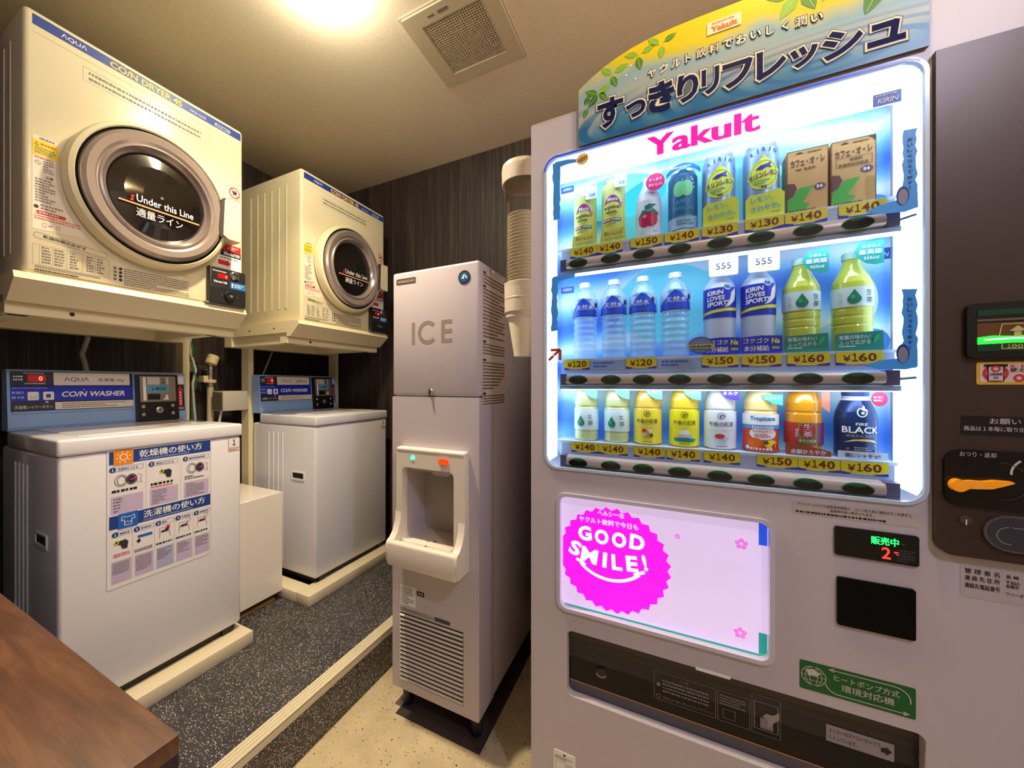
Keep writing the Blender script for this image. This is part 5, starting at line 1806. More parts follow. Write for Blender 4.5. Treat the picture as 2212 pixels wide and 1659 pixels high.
for k, (bd, mt, hh_) in enumerate(((0.09, NAV, 3), (0.03, OUT, 4))):
    for i, ch in enumerate(tx):
        cxx = -0.030 + i * 0.0242
        zc = 1.869 + 0.009 * (1 - ((i - 6) / 6) ** 2)
        b.text(tq, ch, cxx, zc, {'ッ': 0.013, 'し': 0.019, 'い': 0.015, 'く': 0.019}.get(ch, 0.0195) + 0.003 * (1 - k), mt, w={'く': 0.011, 'し': 0.014, 'ト': 0.011}.get(ch, 0.0185) + 0.002 * (1 - k), bold=bd, h=hh_)
b.rect(tq, 0.078, 0.139, 1.9095, 1.9365, M('sign_plate_cream', (244, 226, 190), 0.5), 3)
b.text(tq, 'Yakult', 0.1085, 1.9195, 0.012, M('sign_logo_orange', (240, 90, 20), 0.5), w=0.048, bold=0.04, h=4)
b.fine(tq, 0.087, 0.130, 1.9285, 1.934, 1, M('sign_logo_orange'), 3, 4)
for sx_, sz_ in ((-0.075, 1.905), (-0.065, 1.87), (-0.085, 1.885), (0.27, 1.90), (0.30, 1.93), (0.325, 1.92), (0.315, 1.945)):
    b.disc(tq, sx_, sz_, 0.0022, PWHITE, 2, n=10)
b.build('top_sign', vend)

# ================================================================== drinks on display
SHOWN = []
PYC = 1.086                                     # depth line the drinks stand on
Z1, Z2, Z3 = ROWS[0][1] + 0.0003, ROWS[1][1] + 0.0003, ROWS[2][1] + 0.0003


class Drink:
    def __init__(s, name, label, cat, x, z, R, group=None):
        x *= 1.018
        s.t = thing(name, label, cat, (x, PYC, z), group)
        s.x, s.z, s.R = x, z, R
        SHOWN.append(s.t)
        s.cf = Cy((x, PYC, z), R)

    def body(s, prof, mats, name='body', seg=28):
        b = MB()
        b.lathe(prof, (s.x, PYC, s.z), mats, seg)
        return b.build(name, s.t)

    def sleeve(s, name, zlo, zhi, mat, fn=None, d=0.0004):
        """printed sleeve round the body between two heights, fn draws on it"""
        b = MB()
        b.lathe([(s.R + d, zlo), (s.R + d, zhi)], (s.x, PYC, s.z), mat, 36, cap=False)
        c = Cy((s.x, PYC, s.z), s.R + d)
        if fn:
            fn(b, c)
        return b.build(name, s.t)

    def card(s, name, fn):
        """flat advertising card clipped in front of the drink; fn draws in x, z measured from the drink's foot"""
        b = MB()
        q = Fr((s.x, PYC - s.R - 0.0025, s.z), (1, 0, 0), (0, 0, 1))
        fn(b, q)
        return b.build(name, s.t)


def slab(b, q, pts, mat):
    b.prism(q, pts, 0.0, 0.0006, mat)
    return Fr(q.P(0, 0, 0.0006), q.ux, q.uy)


CARD_W = M('card_white', (246, 250, 252), 0.5)
CARD_G = M('card_pale_mint', (206, 240, 226), 0.5)
INK_T = M('ink_teal', (20, 150, 150), 0.5)
INK_R = M('ink_rust', (190, 60, 30), 0.5)
INK_P = M('ink_plum', (160, 40, 130), 0.5)
INK_D = M('ink_dark_green', (20, 50, 40), 0.5)
INK_S = M('ink_sky', (60, 190, 230), 0.5)
ALU = M('can_aluminium', (200, 206, 212), 0.3, metal=0.8)

# --- top shelf: two yellow-green cans
CANY = M('can_yellow_green', (222, 226, 96), 0.4)
CANL = M('can_pale_lime', (206, 216, 130), 0.4)
for i, (x, h, lab) in enumerate(((-0.193, 0.140, 'shorter yellow-green soda can with purple arc, far left of the top shelf'), (-0.122, 0.154, 'taller yellow-green soda can with purple arc, second from left on the top shelf'))):
    d = Drink('soda_can', lab, 'can', x, Z1, 0.0270, 'yellow-green soda cans')
    k = h / 0.150
    d.body([(0.022, 0.0), (0.0268, 0.005), (0.0268, h - 0.012), (0.0235, h - 0.003), (0.0235, h), (0.0, h - 0.002)], [ALU, CANY, ALU, ALU, ALU])

    def pr(b, c, k=k):
        b.lathe([(d.R + 0.0006, 0.085 * k), (d.R + 0.0006, 0.138 * k - 0.003)], (d.x, PYC, d.z), CANL, 36, cap=False)
        b.poly(c, [(0.021 * cos(a), 0.078 * k + 0.034 * sin(a)) for a in [pi * j / 14 for j in range(15)]], INK_P, 2)
        b.poly(c, [(0.022 * cos(a), 0.083 * k + 0.012 * sin(a)) for a in [pi * j / 14 for j in range(15)]] + [(-0.02, 0.074 * k), (0.0, 0.066 * k), (0.02, 0.074 * k)], CANY, 2.5)
        b.text(c, 'Mets', 0.001, 0.101 * k, 0.009, CARD_W, w=0.022, bold=0.015, h=4)
        b.text(c, 'arginine', -0.002, 0.082 * k, 0.0105, INK_D, w=0.034, bold=0.015, h=4)
        b.text(c, 'V', 0.0185, 0.086 * k, 0.014, INK_P, w=0.009, bold=0.02, h=4)
        b.fine(c, -0.014, 0.014, 0.069 * k, 0.075 * k, 1, INK_D, 2, 4)
        b.rrect(c, -0.023, -0.002, 0.050 * k, 0.058 * k, 0.002, INK_P, 2)
        b.rrect(c, 0.0, 0.021, 0.050 * k, 0.058 * k, 0.002, INK_T, 2)
        b.fine(c, -0.021, -0.004, 0.051 * k, 0.057 * k, 1, CARD_W, 3, 4)
        b.fine(c, 0.002, 0.019, 0.051 * k, 0.057 * k, 1, CARD_W, 4, 4)
        b.fine(c, -0.018, 0.016, 0.040 * k, 0.047 * k, 2, M('ink_olive', (150, 140, 50), 0.5), 5, 2)
    d.sleeve('label', 0.006, h - 0.013, CANY, pr)

    def cd(b, q):
        s_ = slab(b, q, [(-0.027, 0.0), (0.031, 0.0), (0.031, 0.012), (0.027, 0.034), (-0.024, 0.030), (-0.027, 0.012)], CANY)
        b.text(s_, 'おいしい!', 0.002, 0.023, 0.010, INK_R, w=0.040, bold=0.02)
        b.text(s_, 'ノンカロリーエナジー', 0.001, 0.010, 0.008, INK_T, w=0.052, bold=0.02)
    d.card('lower_card', cd)

    def cd(b, q, h=h):
        s_ = slab(b, q, rr(0.006, 0.033, h - 0.026, h + 0.004, 0.002, 3), CARD_W)
        b.text(s_, 'シュワッ', 0.018, h - 0.006, 0.006, INK_T, w=0.020)
        b.text(s_, '刺激', 0.022, h - 0.0165, 0.0075, INK_S, w=0.015, bold=0.03)
    d.card('corner_card', cd)

# --- apple juice bottle with round magenta card
d = Drink('apple_juice_bottle', 'pale apple drink bottle with red apple print and magenta disc card on the top shelf', 'bottle', -0.040, Z1, 0.0275)
PALE = M('bottle_pearl', (222, 230, 240), 0.35)
d.body([(0.024, 0.0), (0.0272, 0.005), (0.0272, 0.086), (0.024, 0.104), (0.013, 0.126), (0.0125, 0.142)], PALE)


def pr(b, c):
    AP = M('apple_red', (206, 20, 80), 0.35)
    b.disc(c, -0.0075, 0.041, 0.0135, AP, 2, ry=0.0165)
    b.disc(c, 0.0075, 0.041, 0.0135, AP, 2, ry=0.0165)
    b.disc(c, -0.007, 0.049, 0.0045, M('apple_shine', (244, 140, 180), 0.4), 3, ry=0.004)
    LF = M('apple_leaf_teal', (10, 130, 116), 0.5)
    b.poly(c, [(0, 0.062), (-0.012, 0.064), (-0.023, 0.048), (-0.020, 0.044), (-0.012, 0.056), (0, 0.056)], LF, 3)
    b.poly(c, [(0, 0.062), (0.012, 0.064), (0.023, 0.054), (0.022, 0.050), (0.012, 0.056), (0, 0.056)], LF, 3)
    b.poly(c, [(-0.006, 0.060), (-0.007, 0.072), (0.003, 0.076), (0.018, 0.074), (0.010, 0.068), (0.006, 0.060)], LF, 3)
    b.text(c, '小岩井', 0.0, 0.0615, 0.005, CARD_W, w=0.015, h=4)
    b.text(c, 'りんご', -0.011, 0.016, 0.005, INK_P, w=0.014, h=3)
    b.fine(c, -0.02, -0.004, 0.008, 0.012, 1, INK_S, 2, 3)
    b.fine(c, 0.010, 0.022, 0.012, 0.016, 1, INK_S, 3, 3)


d.sleeve('label', 0.006, 0.080, M('label_ice_white', (236, 242, 250), 0.4), pr)


def cd(b, q):
    s_ = slab(b, q, circ(0.015, 0.121, 0.0195, 0.019, 24), M('disc_magenta', (230, 30, 130), 0.5))
    b.text(s_, 'すっきり', 0.015, 0.126, 0.0065, CARD_W, w=0.026, bold=0.02)
    b.text(s_, 'おいしい', 0.015, 0.115, 0.0065, CARD_W, w=0.027, bold=0.02)


d.card('round_card', cd)

# --- blue sparkling apple can
d = Drink('sparkling_can', 'blue can with a pale green apple and a curved banner on the top shelf', 'can', 0.034, Z1, 0.0290)
CANB = M('can_sea_blue', (10, 104, 156), 0.35)
d.body([(0.023, 0.0), (0.0288, 0.006), (0.0288, 0.124), (0.0245, 0.134), (0.0245, 0.138), (0.0, 0.136)], [ALU, CANB, CANB, ALU, ALU])


def pr(b, c):
    b.lathe([(d.R + 0.0006, 0.008), (d.R + 0.0006, 0.034)], (d.x, PYC, d.z), M('can_frost_blue', (170, 206, 234), 0.4), 36, cap=False)
    AG = M('apple_mint', (120, 220, 150), 0.4)
    b.disc(c, -0.0075, 0.094, 0.0125, AG, 2, ry=0.017)
    b.disc(c, 0.0075, 0.094, 0.0125, AG, 2, ry=0.017)
    b.line(c, [(0, 0.107), (-0.002, 0.116)], 0.0015, AG, 3)
    for k_, (xx, zz) in enumerate(((0.019, 0.112), (0.021, 0.104), (0.016, 0.116), (0.0225, 0.096))):
        b.disc(c, xx, zz, 0.0016, CARD_W, 2, n=8)
    b.text(c, 'APPLE', 0, 0.066, 0.0095, INK_S, w=0.028)
    b.text(c, 'SPARKLING', 0, 0.052, 0.0095, INK_S, w=0.046)
    b.fine(c, -0.012, 0.018, 0.031, 0.038, 1, INK_S, 4, 4)
    b.fine(c, -0.012, 0.022, 0.014, 0.027, 2, INK_T, 5, 4)


d.sleeve('label', 0.008, 0.123, CANB, pr)


def cd(b, q):
    up_ = [(-0.033 + 0.066 * i / 10, 0.130 + 0.018 * (1 - ((i - 5) / 5) ** 2)) for i in range(11)]
    s_ = slab(b, q, [(p_[0], p_[1] - 0.010) for p_ in up_] + list(reversed(up_)), M('banner_blue', (20, 120, 190), 0.5))
    b.fine(s_, -0.024, 0.024, 0.136, 0.143, 1, CARD_W, 6)


d.card('banner_card', cd)

# --- lemon soda cans
CANS = M('can_silver_blue', (150, 180, 220), 0.3, metal=0.3)
LEM = M('lemon_yellow', (228, 236, 60), 0.45)
for i, (x, lab) in enumerate(((0.106, 'left lemon soda can with silver top and yellow band, middle of the top shelf'), (0.185, 'right lemon soda can with silver top and yellow band, next to the brown cartons'))):
    d = Drink('lemon_soda_can', lab, 'can', x, Z1, 0.0305, 'lemon soda cans')
    d.body([(0.025, 0.0), (0.0303, 0.006), (0.0303, 0.142), (0.027, 0.151), (0.027, 0.155), (0.0, 0.153)], [ALU, CANS, CANS, ALU, ALU])

    def pr(b, c):
        for j, ch in enumerate('KIRIN'):
            b.text(c, ch, -0.020 + j * 0.010, 0.134 + 0.004 * (1 - ((j - 2) / 2) ** 2), 0.009, PBLUE, w=0.006 if ch != 'I' else 0.0018, rot=(2 - j) * 0.12, bold=0.015, h=3)
        b.disc(c, 0, 0.088, 0.0265, LEM, 2, ry=0.030)
        b.poly(c, [(-0.012, 0.112), (0.012, 0.112), (0.004, 0.122), (0, 0.128), (-0.004, 0.122)], LEM, 2)
        b.ring(c, 0, 0.090, 0.0225, 0.0012, M('ink_leaf', (120, 190, 60), 0.5), 3, ry=0.0255)
        b.poly(c, [(-0.014, 0.100), (-0.006, 0.106), (0.004, 0.108), (0.012, 0.112), (0.010, 0.104), (0.014, 0.100), (0.004, 0.102), (-0.004, 0.098)], PROYAL, 4)
        b.poly(c, [(-0.028, 0.080), (0.028, 0.090), (0.028, 0.098), (-0.028, 0.088)], LEM, 4)
        b.text(c, 'キリンレモン', 0, 0.0885, 0.0105, PBLUE, w=0.050, bold=0.03, rot=0.12, h=5)
        b.fine(c, -0.016, 0.016, 0.069, 0.079, 2, INK_T, 6, 4)
        b.text(c, '95', 0, 0.063, 0.006, PBLUE, w=0.010, bold=0.03, h=4)
    d.sleeve('label', 0.007, 0.142, CANS, pr)

    def cd(b, q):
        s_ = slab(b, q, [(-0.031, 0.0), (0.033, 0.0), (0.033, 0.045), (0.024, 0.055), (0.0, 0.050), (-0.024, 0.048), (-0.031, 0.040)], LEM)
        b.text(s_, 'レモン、', -0.004, 0.039, 0.0115, INK_S, w=0.036, bold=0.02, rot=0.12)
        b.text(s_, 'さわやか。', 0.002, 0.021, 0.0115, INK_S, w=0.048, bold=0.02, rot=0.12)
        b.fine(s_, 0.012, 0.026, 0.008, 0.012, 1, INK_T, 7)
    d.card('lower_card', cd)

# --- coffee cartons
CARB = M('carton_tan', (204, 160, 94), 0.55)
BRN = M('ink_brown', (92, 44, 34), 0.5)
for i, (x, lab) in enumerate(((0.259, 'brown milk coffee carton, left of the pair at the right end of the top shelf'), (0.3295, 'brown milk coffee carton at the far right of the top shelf'))):
    x *= 1.018
    t = thing('coffee_carton', lab, 'carton', (x, PYC, Z1), 'milk coffee cartons')
    SHOWN.append(t)
    b = MB()
    b.rbox(x - 0.0315, x + 0.0315, PYC - 0.022, PYC + 0.018, Z1, Z1 + 0.124, 0.001, CARB, 1)
    b.build('carton', t)
    q = Fr((x, PYC - 0.022, Z1), (1, 0, 0), (0, 0, 1))
    b = MB()
    b.frame(q, -0.031, 0.031, 0.0005, 0.1235, 0.001, BRN, 1)
    b.text(q, 'カフェ・オ・レ', 0.0, 0.100, 0.0145, BRN, w=0.052, bold=0.03, rot=0.05)
    b.poly(q, [(-0.018, 0.1165), (-0.006, 0.1165), (-0.010, 0.1195), (-0.014, 0.1195)], BRN, 2)
    b.fine(q, 0.0, 0.022, 0.1145, 0.119, 1, BRN, 3)
    b.text(q, '乳飲料', 0.004, 0.086, 0.0055, BRN, w=0.018, bold=0.02)
    if i:
        b.text(q, '常温保存可能品', 0.0, 0.0775, 0.0055, BRN, w=0.042, bold=0.02)
        b.frame(q, -0.024, 0.026, 0.0735, 0.0905, 0.0005, BRN, 2)
        b.poly(q, [(0.019, 0.1235), (0.031, 0.1235), (0.031, 0.111), (0.027, 0.119)], BRN, 2)
    else:
        b.fine(q, -0.018, -0.007, 0.083, 0.089, 1, BRN, 4)
    b.disc(q, 0.019, 0.064 if i else 0.048, 0.0085, M('badge_mauve', (110, 60, 90), 0.5), 2, ry=0.0065)
    b.text(q, '54', 0.018, (0.064 if i else 0.048), 0.006, CARD_W, w=0.009, bold=0.04, h=3)
    # plain leafy motif in place of the carton's cartoon
    CG = M('carton_leaf_green', (60, 170, 50), 0.5)
    b.poly(q, [(-0.031, 0.004), (-0.006, 0.004), (0.004, 0.018), (-0.008, 0.022), (0.010, 0.052), (-0.012, 0.050), (-0.024, 0.034), (-0.031, 0.032)], CG, 2)
    b.poly(q, [(-0.031, 0.030), (-0.022, 0.036), (-0.016, 0.050), (-0.020, 0.060), (-0.031, 0.062)], M('carton_bean_brown', (96, 46, 40), 0.5), 3)
    b.fine(q, -0.028, 0.024, 0.004, 0.009, 1, BRN, 5, 4)
    b.build('print', t)

# --- mineral water
WAT = M('water_bottle_plastic', (196, 232, 255), 0.08, alpha=0.38, coat=1.0)
WLAB = M('water_label_blue', (14, 80, 220), 0.35)
WLABW = M('water_label_mist', (176, 214, 246), 0.35)
CAPW = M('cap_white', (240, 246, 252), 0.4)
wl = ['clear water bottle with blue mountain label, far left of the middle shelf', 'clear water bottle with blue mountain label, second from left on the middle shelf', 'clear water bottle with blue mountain label, third from left on the middle shelf', 'clear water bottle with blue mountain label, next to the sports drinks on the middle shelf']
for i, x in enumerate((-0.193, -0.121, -0.053, 0.018)):
    d = Drink('water_bottle', wl[i], 'bottle', x, Z2, 0.0305, 'mineral water bottles')
    prof = [(0.026, 0.0), (0.0295, 0.004)]
    for j in range(13):
        prof.append((0.0298 if j % 2 else 0.0270, 0.014 + j * 0.0078))
    prof += [(0.0300, 0.112), (0.0300, 0.150), (0.0285, 0.160), (0.022, 0.176), (0.0135, 0.186), (0.0125, 0.190)]
    d.body(prof, WAT)
    b = MB()
    b.lathe([(0.0138, 0.1902), (0.0138, 0.202), (0.0125, 0.2035), (0.0, 0.2035)], (d.x, PYC, d.z), CAPW, 20)
    b.build('cap', d.t)

    def pr(b, c, i=i):
        o = (0.004, 0.002, -0.006, 0.002)[i]
        b.poly(c, [(-0.036, 0.112), (0.036, 0.112), (0.036, 0.126), (0.022, 0.138), (0.012, 0.150), (0.0, 0.158), (-0.012, 0.148), (-0.024, 0.134), (-0.036, 0.124)], WLAB, 1.5)
        for j in range(4):
            b.ring(c, o - 0.012 + 0.008 * j, 0.150, 0.0032, 0.0012, INKN, 3, 0, pi, 8, ry=0.006)
        b.text(c, '天然水', o, 0.134, 0.0135, PWHITE, w=0.042, bold=0.02, h=3)
        b.rect(c, -0.04, 0.04, 0.110, 0.1125, INKN, 2)
        b.disc(c, 0.030 + o, 0.140, 0.005, INKN, 2, ry=0.007)
    d.sleeve('label', 0.110, 0.156, WLABW, pr)

# --- sports drink
SPW = M('sports_bottle_white', (206, 220, 244), 0.35)
SPB = M('sports_blue', (18, 48, 200), 0.35)
SPL = M('sports_lime', (226, 236, 60), 0.45)
for i, (x, lab) in enumerate(((0.108, 'left white sports drink bottle with blue label, partly behind a round sticker'), (0.180, 'right white sports drink bottle with blue label, next to the green tea'))):
    d = Drink('sports_drink_bottle', lab, 'bottle', x, Z2, 0.0300, 'sports drink bottles')
    d.body([(0.026, 0.0), (0.0298, 0.004), (0.0298, 0.150), (0.026, 0.164), (0.014, 0.182), (0.013, 0.190)], SPW)
    b = MB()
    b.lathe([(0.0145, 0.1902), (0.0145, 0.206), (0.0, 0.2065)], (d.x, PYC, d.z), CAPW, 20)
    b.build('cap', d.t)

    def pr(b, c):
        b.poly(c, [(-0.040, 0.090), (-0.016, 0.095), (0.010, 0.098), (0.040, 0.099), (0.040, 0.106), (0.012, 0.105), (-0.016, 0.1015), (-0.040, 0.096)], SPL, 2)
        for j, (tx_, w_) in enumerate((('KIRIN', 0.032), ('LOVES', 0.034), ('SPORTS', 0.044))):
            b.text(c, tx_, -0.027, 0.139 - j * 0.0125, 0.010, PWHITE, w=w_, bold=0.035, shear=0.2, rot=0.08, h=3, al='l')
        b.poly(c, [(0.006, 0.106), (0.016, 0.120), (0.020, 0.140), (0.030, 0.152), (0.031, 0.138), (0.028, 0.122), (0.016, 0.110)], PWHITE, 2)
        b.text(c, 'Na', 0.012, 0.153, 0.007, PBLUE, w=0.010, bold=0.03, h=3)
        b.disc(c, 0.012, 0.153, 0.0075, WLABW, 2)
    d.sleeve('label', 0.084, 0.152, SPB, pr)

    def cd(b, q):
        s_ = slab(b, q, [(-0.034, 0.0), (0.034, 0.0), (0.034, 0.037), (0.0, 0.039), (-0.034, 0.036)], SPB)
        b.text(s_, 'ゴクゴク', -0.009, 0.028, 0.0105, PWHITE, w=0.042, bold=0.01)
        b.text(s_, '水分補給', -0.008, 0.0115, 0.012, PWHITE, w=0.042, bold=0.03)
        b.text(s_, 'Na', 0.0235, 0.027, 0.012, SPL, w=0.013, bold=0.035)
        b.text(s_, '補給', 0.0235, 0.012, 0.006, SPL, w=0.013, bold=0.03)
    d.card('lower_card', cd)

    def cd(b, q):
        s_ = slab(b, q, rr(-0.022, 0.030, 0.176, 0.222, 0.004, 3), CARD_W)
        b.disc(s_, 0.002, 0.190, 0.013, M('card_peach', (250, 226, 190), 0.5), 0.5, ry=0.010)
        b.text(s_, '555', 0.004, 0.198, 0.0135, INKN, w=0.027)
        b.text(s_, '大容量', 0.004, 0.2115, 0.0045, PGREYL, w=0.018)
        b.text(s_, 'ml', 0.012, 0.1865, 0.0035, PGREYL, w=0.006)
    d.card('volume_card', cd)

# --- green tea, large
TEA = M('tea_green_yellow', (204, 214, 74), 0.15, coat=0.5)
TEAL = M('label_tea_white', (222, 242, 244), 0.4)
DRP = M('drop_green', (10, 130, 100), 0.35)
DRP2 = M('drop_highlight', (40, 180, 120), 0.35)
INKG = M('ink_bottle_green', (16, 90, 80), 0.5)
CTEAL = M('card_teal', (20, 160, 160), 0.45)


def drop(b, c, x, z, s, h=3):
    pts = [(x + 0.62 * s * sin(a) * (1 if a else 1), z + s * 0.62 * cos(a)) for a in [radians(g) for g in range(50, 311, 13)]]
    b.poly(c, list(reversed(pts + [(x, z + 1.25 * s)])), DRP, h)
    b.disc(c, x - 0.15 * s, z + 0.25 * s, 0.22 * s, DRP2, h + 1, ry=0.3 * s)


for i, (x, lab) in enumerate(((0.254, 'large green tea bottle with drop label, left of the pair on the middle shelf'), (0.334, 'large green tea bottle with drop label at the far right of the middle shelf'))):
    d = Drink('green_tea_bottle', lab, 'bottle', x, Z2, 0.0300, 'large green tea bottles')
    prof = [(0.026, 0.0), (0.0292, 0.004), (0.0292, 0.050), (0.0282, 0.053), (0.0292, 0.056), (0.0292, 0.066), (0.0282, 0.070), (0.0292, 0.074), (0.0292, 0.082), (0.0285, 0.085), (0.0298, 0.088), (0.0298, 0.128), (0.0292, 0.138), (0.025, 0.150), (0.017, 0.168), (0.0135, 0.178), (0.0132, 0.186)]
    d.body(prof, TEA)
    b = MB()
    b.lathe([(0.0148, 0.1862), (0.0148, 0.199), (0.0135, 0.2005), (0.0, 0.2005)], (d.x, PYC, d.z), M('cap_mint', (190, 226, 214), 0.4), 20)
    b.build('cap', d.t)

    def pr(b, c):
        drop(b, c, -0.005, 0.103, 0.0155)
        b.text(c, '生', 0.0175, 0.115, 0.0115, INKG, w=0.011, bold=0.01, h=3)
        b.text(c, '茶', 0.0185, 0.100, 0.0115, INKG, w=0.013, bold=0.01, h=3)
        b.rect(c, 0.0255, 0.0268, 0.090, 0.094, PRED, 3)
        b.fine(c, -0.026, -0.021, 0.092, 0.118, 9, PGREYL, 4, 3)
    d.sleeve('label', 0.0885, 0.1275, TEAL, pr)

    def cd(b, q):
        s_ = slab(b, q, [(-0.034, 0.0), (0.034, 0.0), (0.033, 0.038), (-0.033, 0.034)], M('card_tea_teal', (14, 134, 116), 0.45))
        b.text(s_, '茶葉の味わい', -0.006, 0.027, 0.0085, CARD_W, w=0.044, rot=0.05)
        b.text(s_, 'ふって広がる', -0.006, 0.0165, 0.0085, CARD_W, w=0.044, rot=0.05)
        b.fine(s_, -0.028, 0.002, 0.007, 0.011, 1, CARD_W, 5)
        b.poly(s_, [(0.018, 0.014), (0.023, 0.016), (0.028, 0.024), (0.027, 0.033), (0.021, 0.027)], DRP2, 2)
    d.card('lower_card', cd)

    def cd(b, q, i=i):
        dz_ = 0.006 if i else 0.0
        s_ = slab(b, q, [(0.034, 0.162 + dz_)] + [(0.034, 0.212 + dz_), (0.002, 0.206 + dz_), (-0.006, 0.190 + dz_), (-0.002, 0.176 + dz_), (0.010, 0.164 + dz_), (0.022, 0.160 + dz_)], CTEAL)
        b.text(s_, '最高級', 0.0155, 0.1855 + dz_, 0.0095, CARD_W, w=0.032, bold=0.025)
        b.text(s_, '555ml', 0.0165, 0.1735 + dz_, 0.0055, CARD_W, w=0.020, bold=0.01)
        b.text(s_, '生茶史上', 0.017, 0.1965 + dz_, 0.0055, CARD_W, w=0.026, bold=0.01)
    d.card('corner_card', cd)

# --- bottom shelf: small green tea
TEAP = M('tea_pale_green', (206, 212, 150), 0.15, coat=0.5)
SKYC = M('card_sky', (120, 206, 240), 0.45)
SMALL = [(0.025, 0.0), (0.0285, 0.004), (0.0285, 0.020), (0.0278, 0.023), (0.0285, 0.026), (0.0285, 0.082), (0.0272, 0.086), (0.0285, 0.090), (0.0285, 0.106), (0.024, 0.124), (0.015, 0.142), (0.0135, 0.150)]


def small_cap(d, mat):
    b = MB()
    b.lathe([(0.0148, 0.1502), (0.0148, 0.163), (0.0135, 0.1645), (0.0, 0.1645)], (d.x, PYC, d.z), mat, 20)
    b.build('cap', d.t)


def corner(d, mat, t1, t2=None, ink=CARD_W, big=0.023):
    def cd(b, q):
        pts = [(0.031, 0.108)] + [(0.031 - big * 1.45 * sin(a), 0.108 + 0.028 - 0.028 * cos(a)) for a in [radians(g) for g in range(15, 91, 15)]] + [(0.031 - big * 1.45, 0.145), (0.031, 0.145)]
        s_ = slab(b, q, pts, mat)
        if t1:
            b.text(s_, t1, 0.0155, 0.124, 0.0075, ink, w=0.026, bold=0.03)
        if t2:
            b.text(s_, t2, 0.0165, 0.134, 0.0065, ink, w=0.024, bold=0.02)
    d.card('corner_card', cd)


for i, (x, lab) in enumerate(((-0.190, 'small pale green tea bottle with drop label, far left of the bottom shelf'), (-0.114, 'small pale green tea bottle with drop label, second from left on the bottom shelf'))):
    d = Drink('small_tea_bottle', lab, 'bottle', x, Z3, 0.0290, 'small green tea bottles')
    d.body(SMALL, TEAP)
    small_cap(d, CAPW)

    def pr(b, c):
        drop(b, c, -0.009, 0.046, 0.0145)
        b.text(c, '生', 0.013, 0.062, 0.0105, INKG, w=0.010, h=3)
        b.text(c, '茶', 0.0145, 0.046, 0.0125, INKG, w=0.013, h=3)
        b.rect(c, 0.0235, 0.0245, 0.034, 0.038, PRED, 3)
    d.sleeve('label', 0.028, 0.081, TEAL, pr)
    corner(d, SKYC, None)

# --- afternoon teas
for i, (x, mat, lm, lab, card, ctx) in enumerate((
        (-0.042, M('tea_amber', (240, 200, 90), 0.2, coat=0.4), M('label_gold_yellow', (246, 222, 60), 0.4), 'straight tea bottle with golden yellow label and fruit print on the bottom shelf', SKYC, 'レモン'),
        (0.037, M('tea_lemon', (246, 214, 60), 0.2, coat=0.4), M('label_bright_yellow', (250, 240, 20), 0.4), 'lemon tea bottle with bright yellow label and teal ribbon on the bottom shelf', SKYC, 'レモン'),
        (0.109, M('tea_milk', (240, 236, 236), 0.25, coat=0.4), M('label_milk_white', (236, 240, 248), 0.4), 'milky white tea bottle with red fruit and violet corner card on the bottom shelf', M('card_violet', (84, 64, 200), 0.45), 'ミルク'))):
    d = Drink('tea_bottle', lab, 'bottle', x, Z3, 0.0295, 'bottled teas on the bottom shelf')
    d.body(SMALL, mat)
    small_cap(d, CAPW)

    def pr(b, c, i=i):
        b.ring(c, 0.0, 0.074, 0.0065, 0.001, PBLACK, 3)
        b.ring(c, 0.001, 0.073, 0.003, 0.0018, PBLACK, 3, 0, pi * 1.4, 12)
        b.text(c, '午後の紅茶', 0.0, 0.0565, 0.0105, PBLACK, w=0.046, bold=0.012, h=3)
        if i == 1:
            b.text(c, 'LEMON TEA', 0.0, 0.0465, 0.004, M('ink_gold', (190, 150, 30), 0.5), w=0.040, h=3)
            b.disc(c, 0.0, 0.033, 0.010, PWHITE, 3, ry=0.007)
            b.disc(c, -0.006, 0.026, 0.008, M('lemon_slice', (240, 220, 80), 0.4), 4, ry=0.004)
            b.disc(c, 0.008, 0.026, 0.008, M('lemon_slice'), 4, ry=0.004)
            b.poly(c, [(-0.023, 0.018), (-0.018, 0.013), (0.018, 0.013), (0.023, 0.018), (0.020, 0.021), (-0.020, 0.021)], M('ribbon_teal', (20, 140, 130), 0.4), 3)
        else:
            b.fine(c, -0.024, 0.024, 0.042, 0.046, 1, M('ink_gold'), 3, 3)
            if i == 0:
                for xx, zz, mt in ((0, 0.031, PORANGE), (-0.006, 0.034, PRED), (0.006, 0.033, PWHITE), (-0.004, 0.026, M('lemon_slice')), (0.008, 0.024, PGREEN), (0.002, 0.025, PORANGE)):
                    b.disc(c, xx, zz, 0.0045, mt, 3)
            else:
                b.disc(c, -0.003, 0.030, 0.009, M('fruit_red', (214, 60, 60), 0.4), 3, ry=0.005)
                b.poly(c, [(0.0, 0.024), (0.014, 0.030), (0.010, 0.022), (0.004, 0.019)], M('cream_splash', (190, 214, 230), 0.4), 4)
        b.fine(c, -0.010, 0.012, 0.006, 0.010, 1, PGREY, 4, 3)
    d.sleeve('label', 0.004, 0.084, lm, pr)
    corner(d, card, ctx, None, CARD_W, 0.024)

# --- vitamin juice
d = Drink('vitamin_juice_bottle', 'orange fruit juice bottle with white band and oval badge on the bottom shelf', 'bottle', 0.184, Z3, 0.0300)
d.body(SMALL, M('juice_cream_yellow', (250, 226, 150), 0.25, coat=0.4))
small_cap(d, M('cap_orange', (246, 170, 60), 0.4))


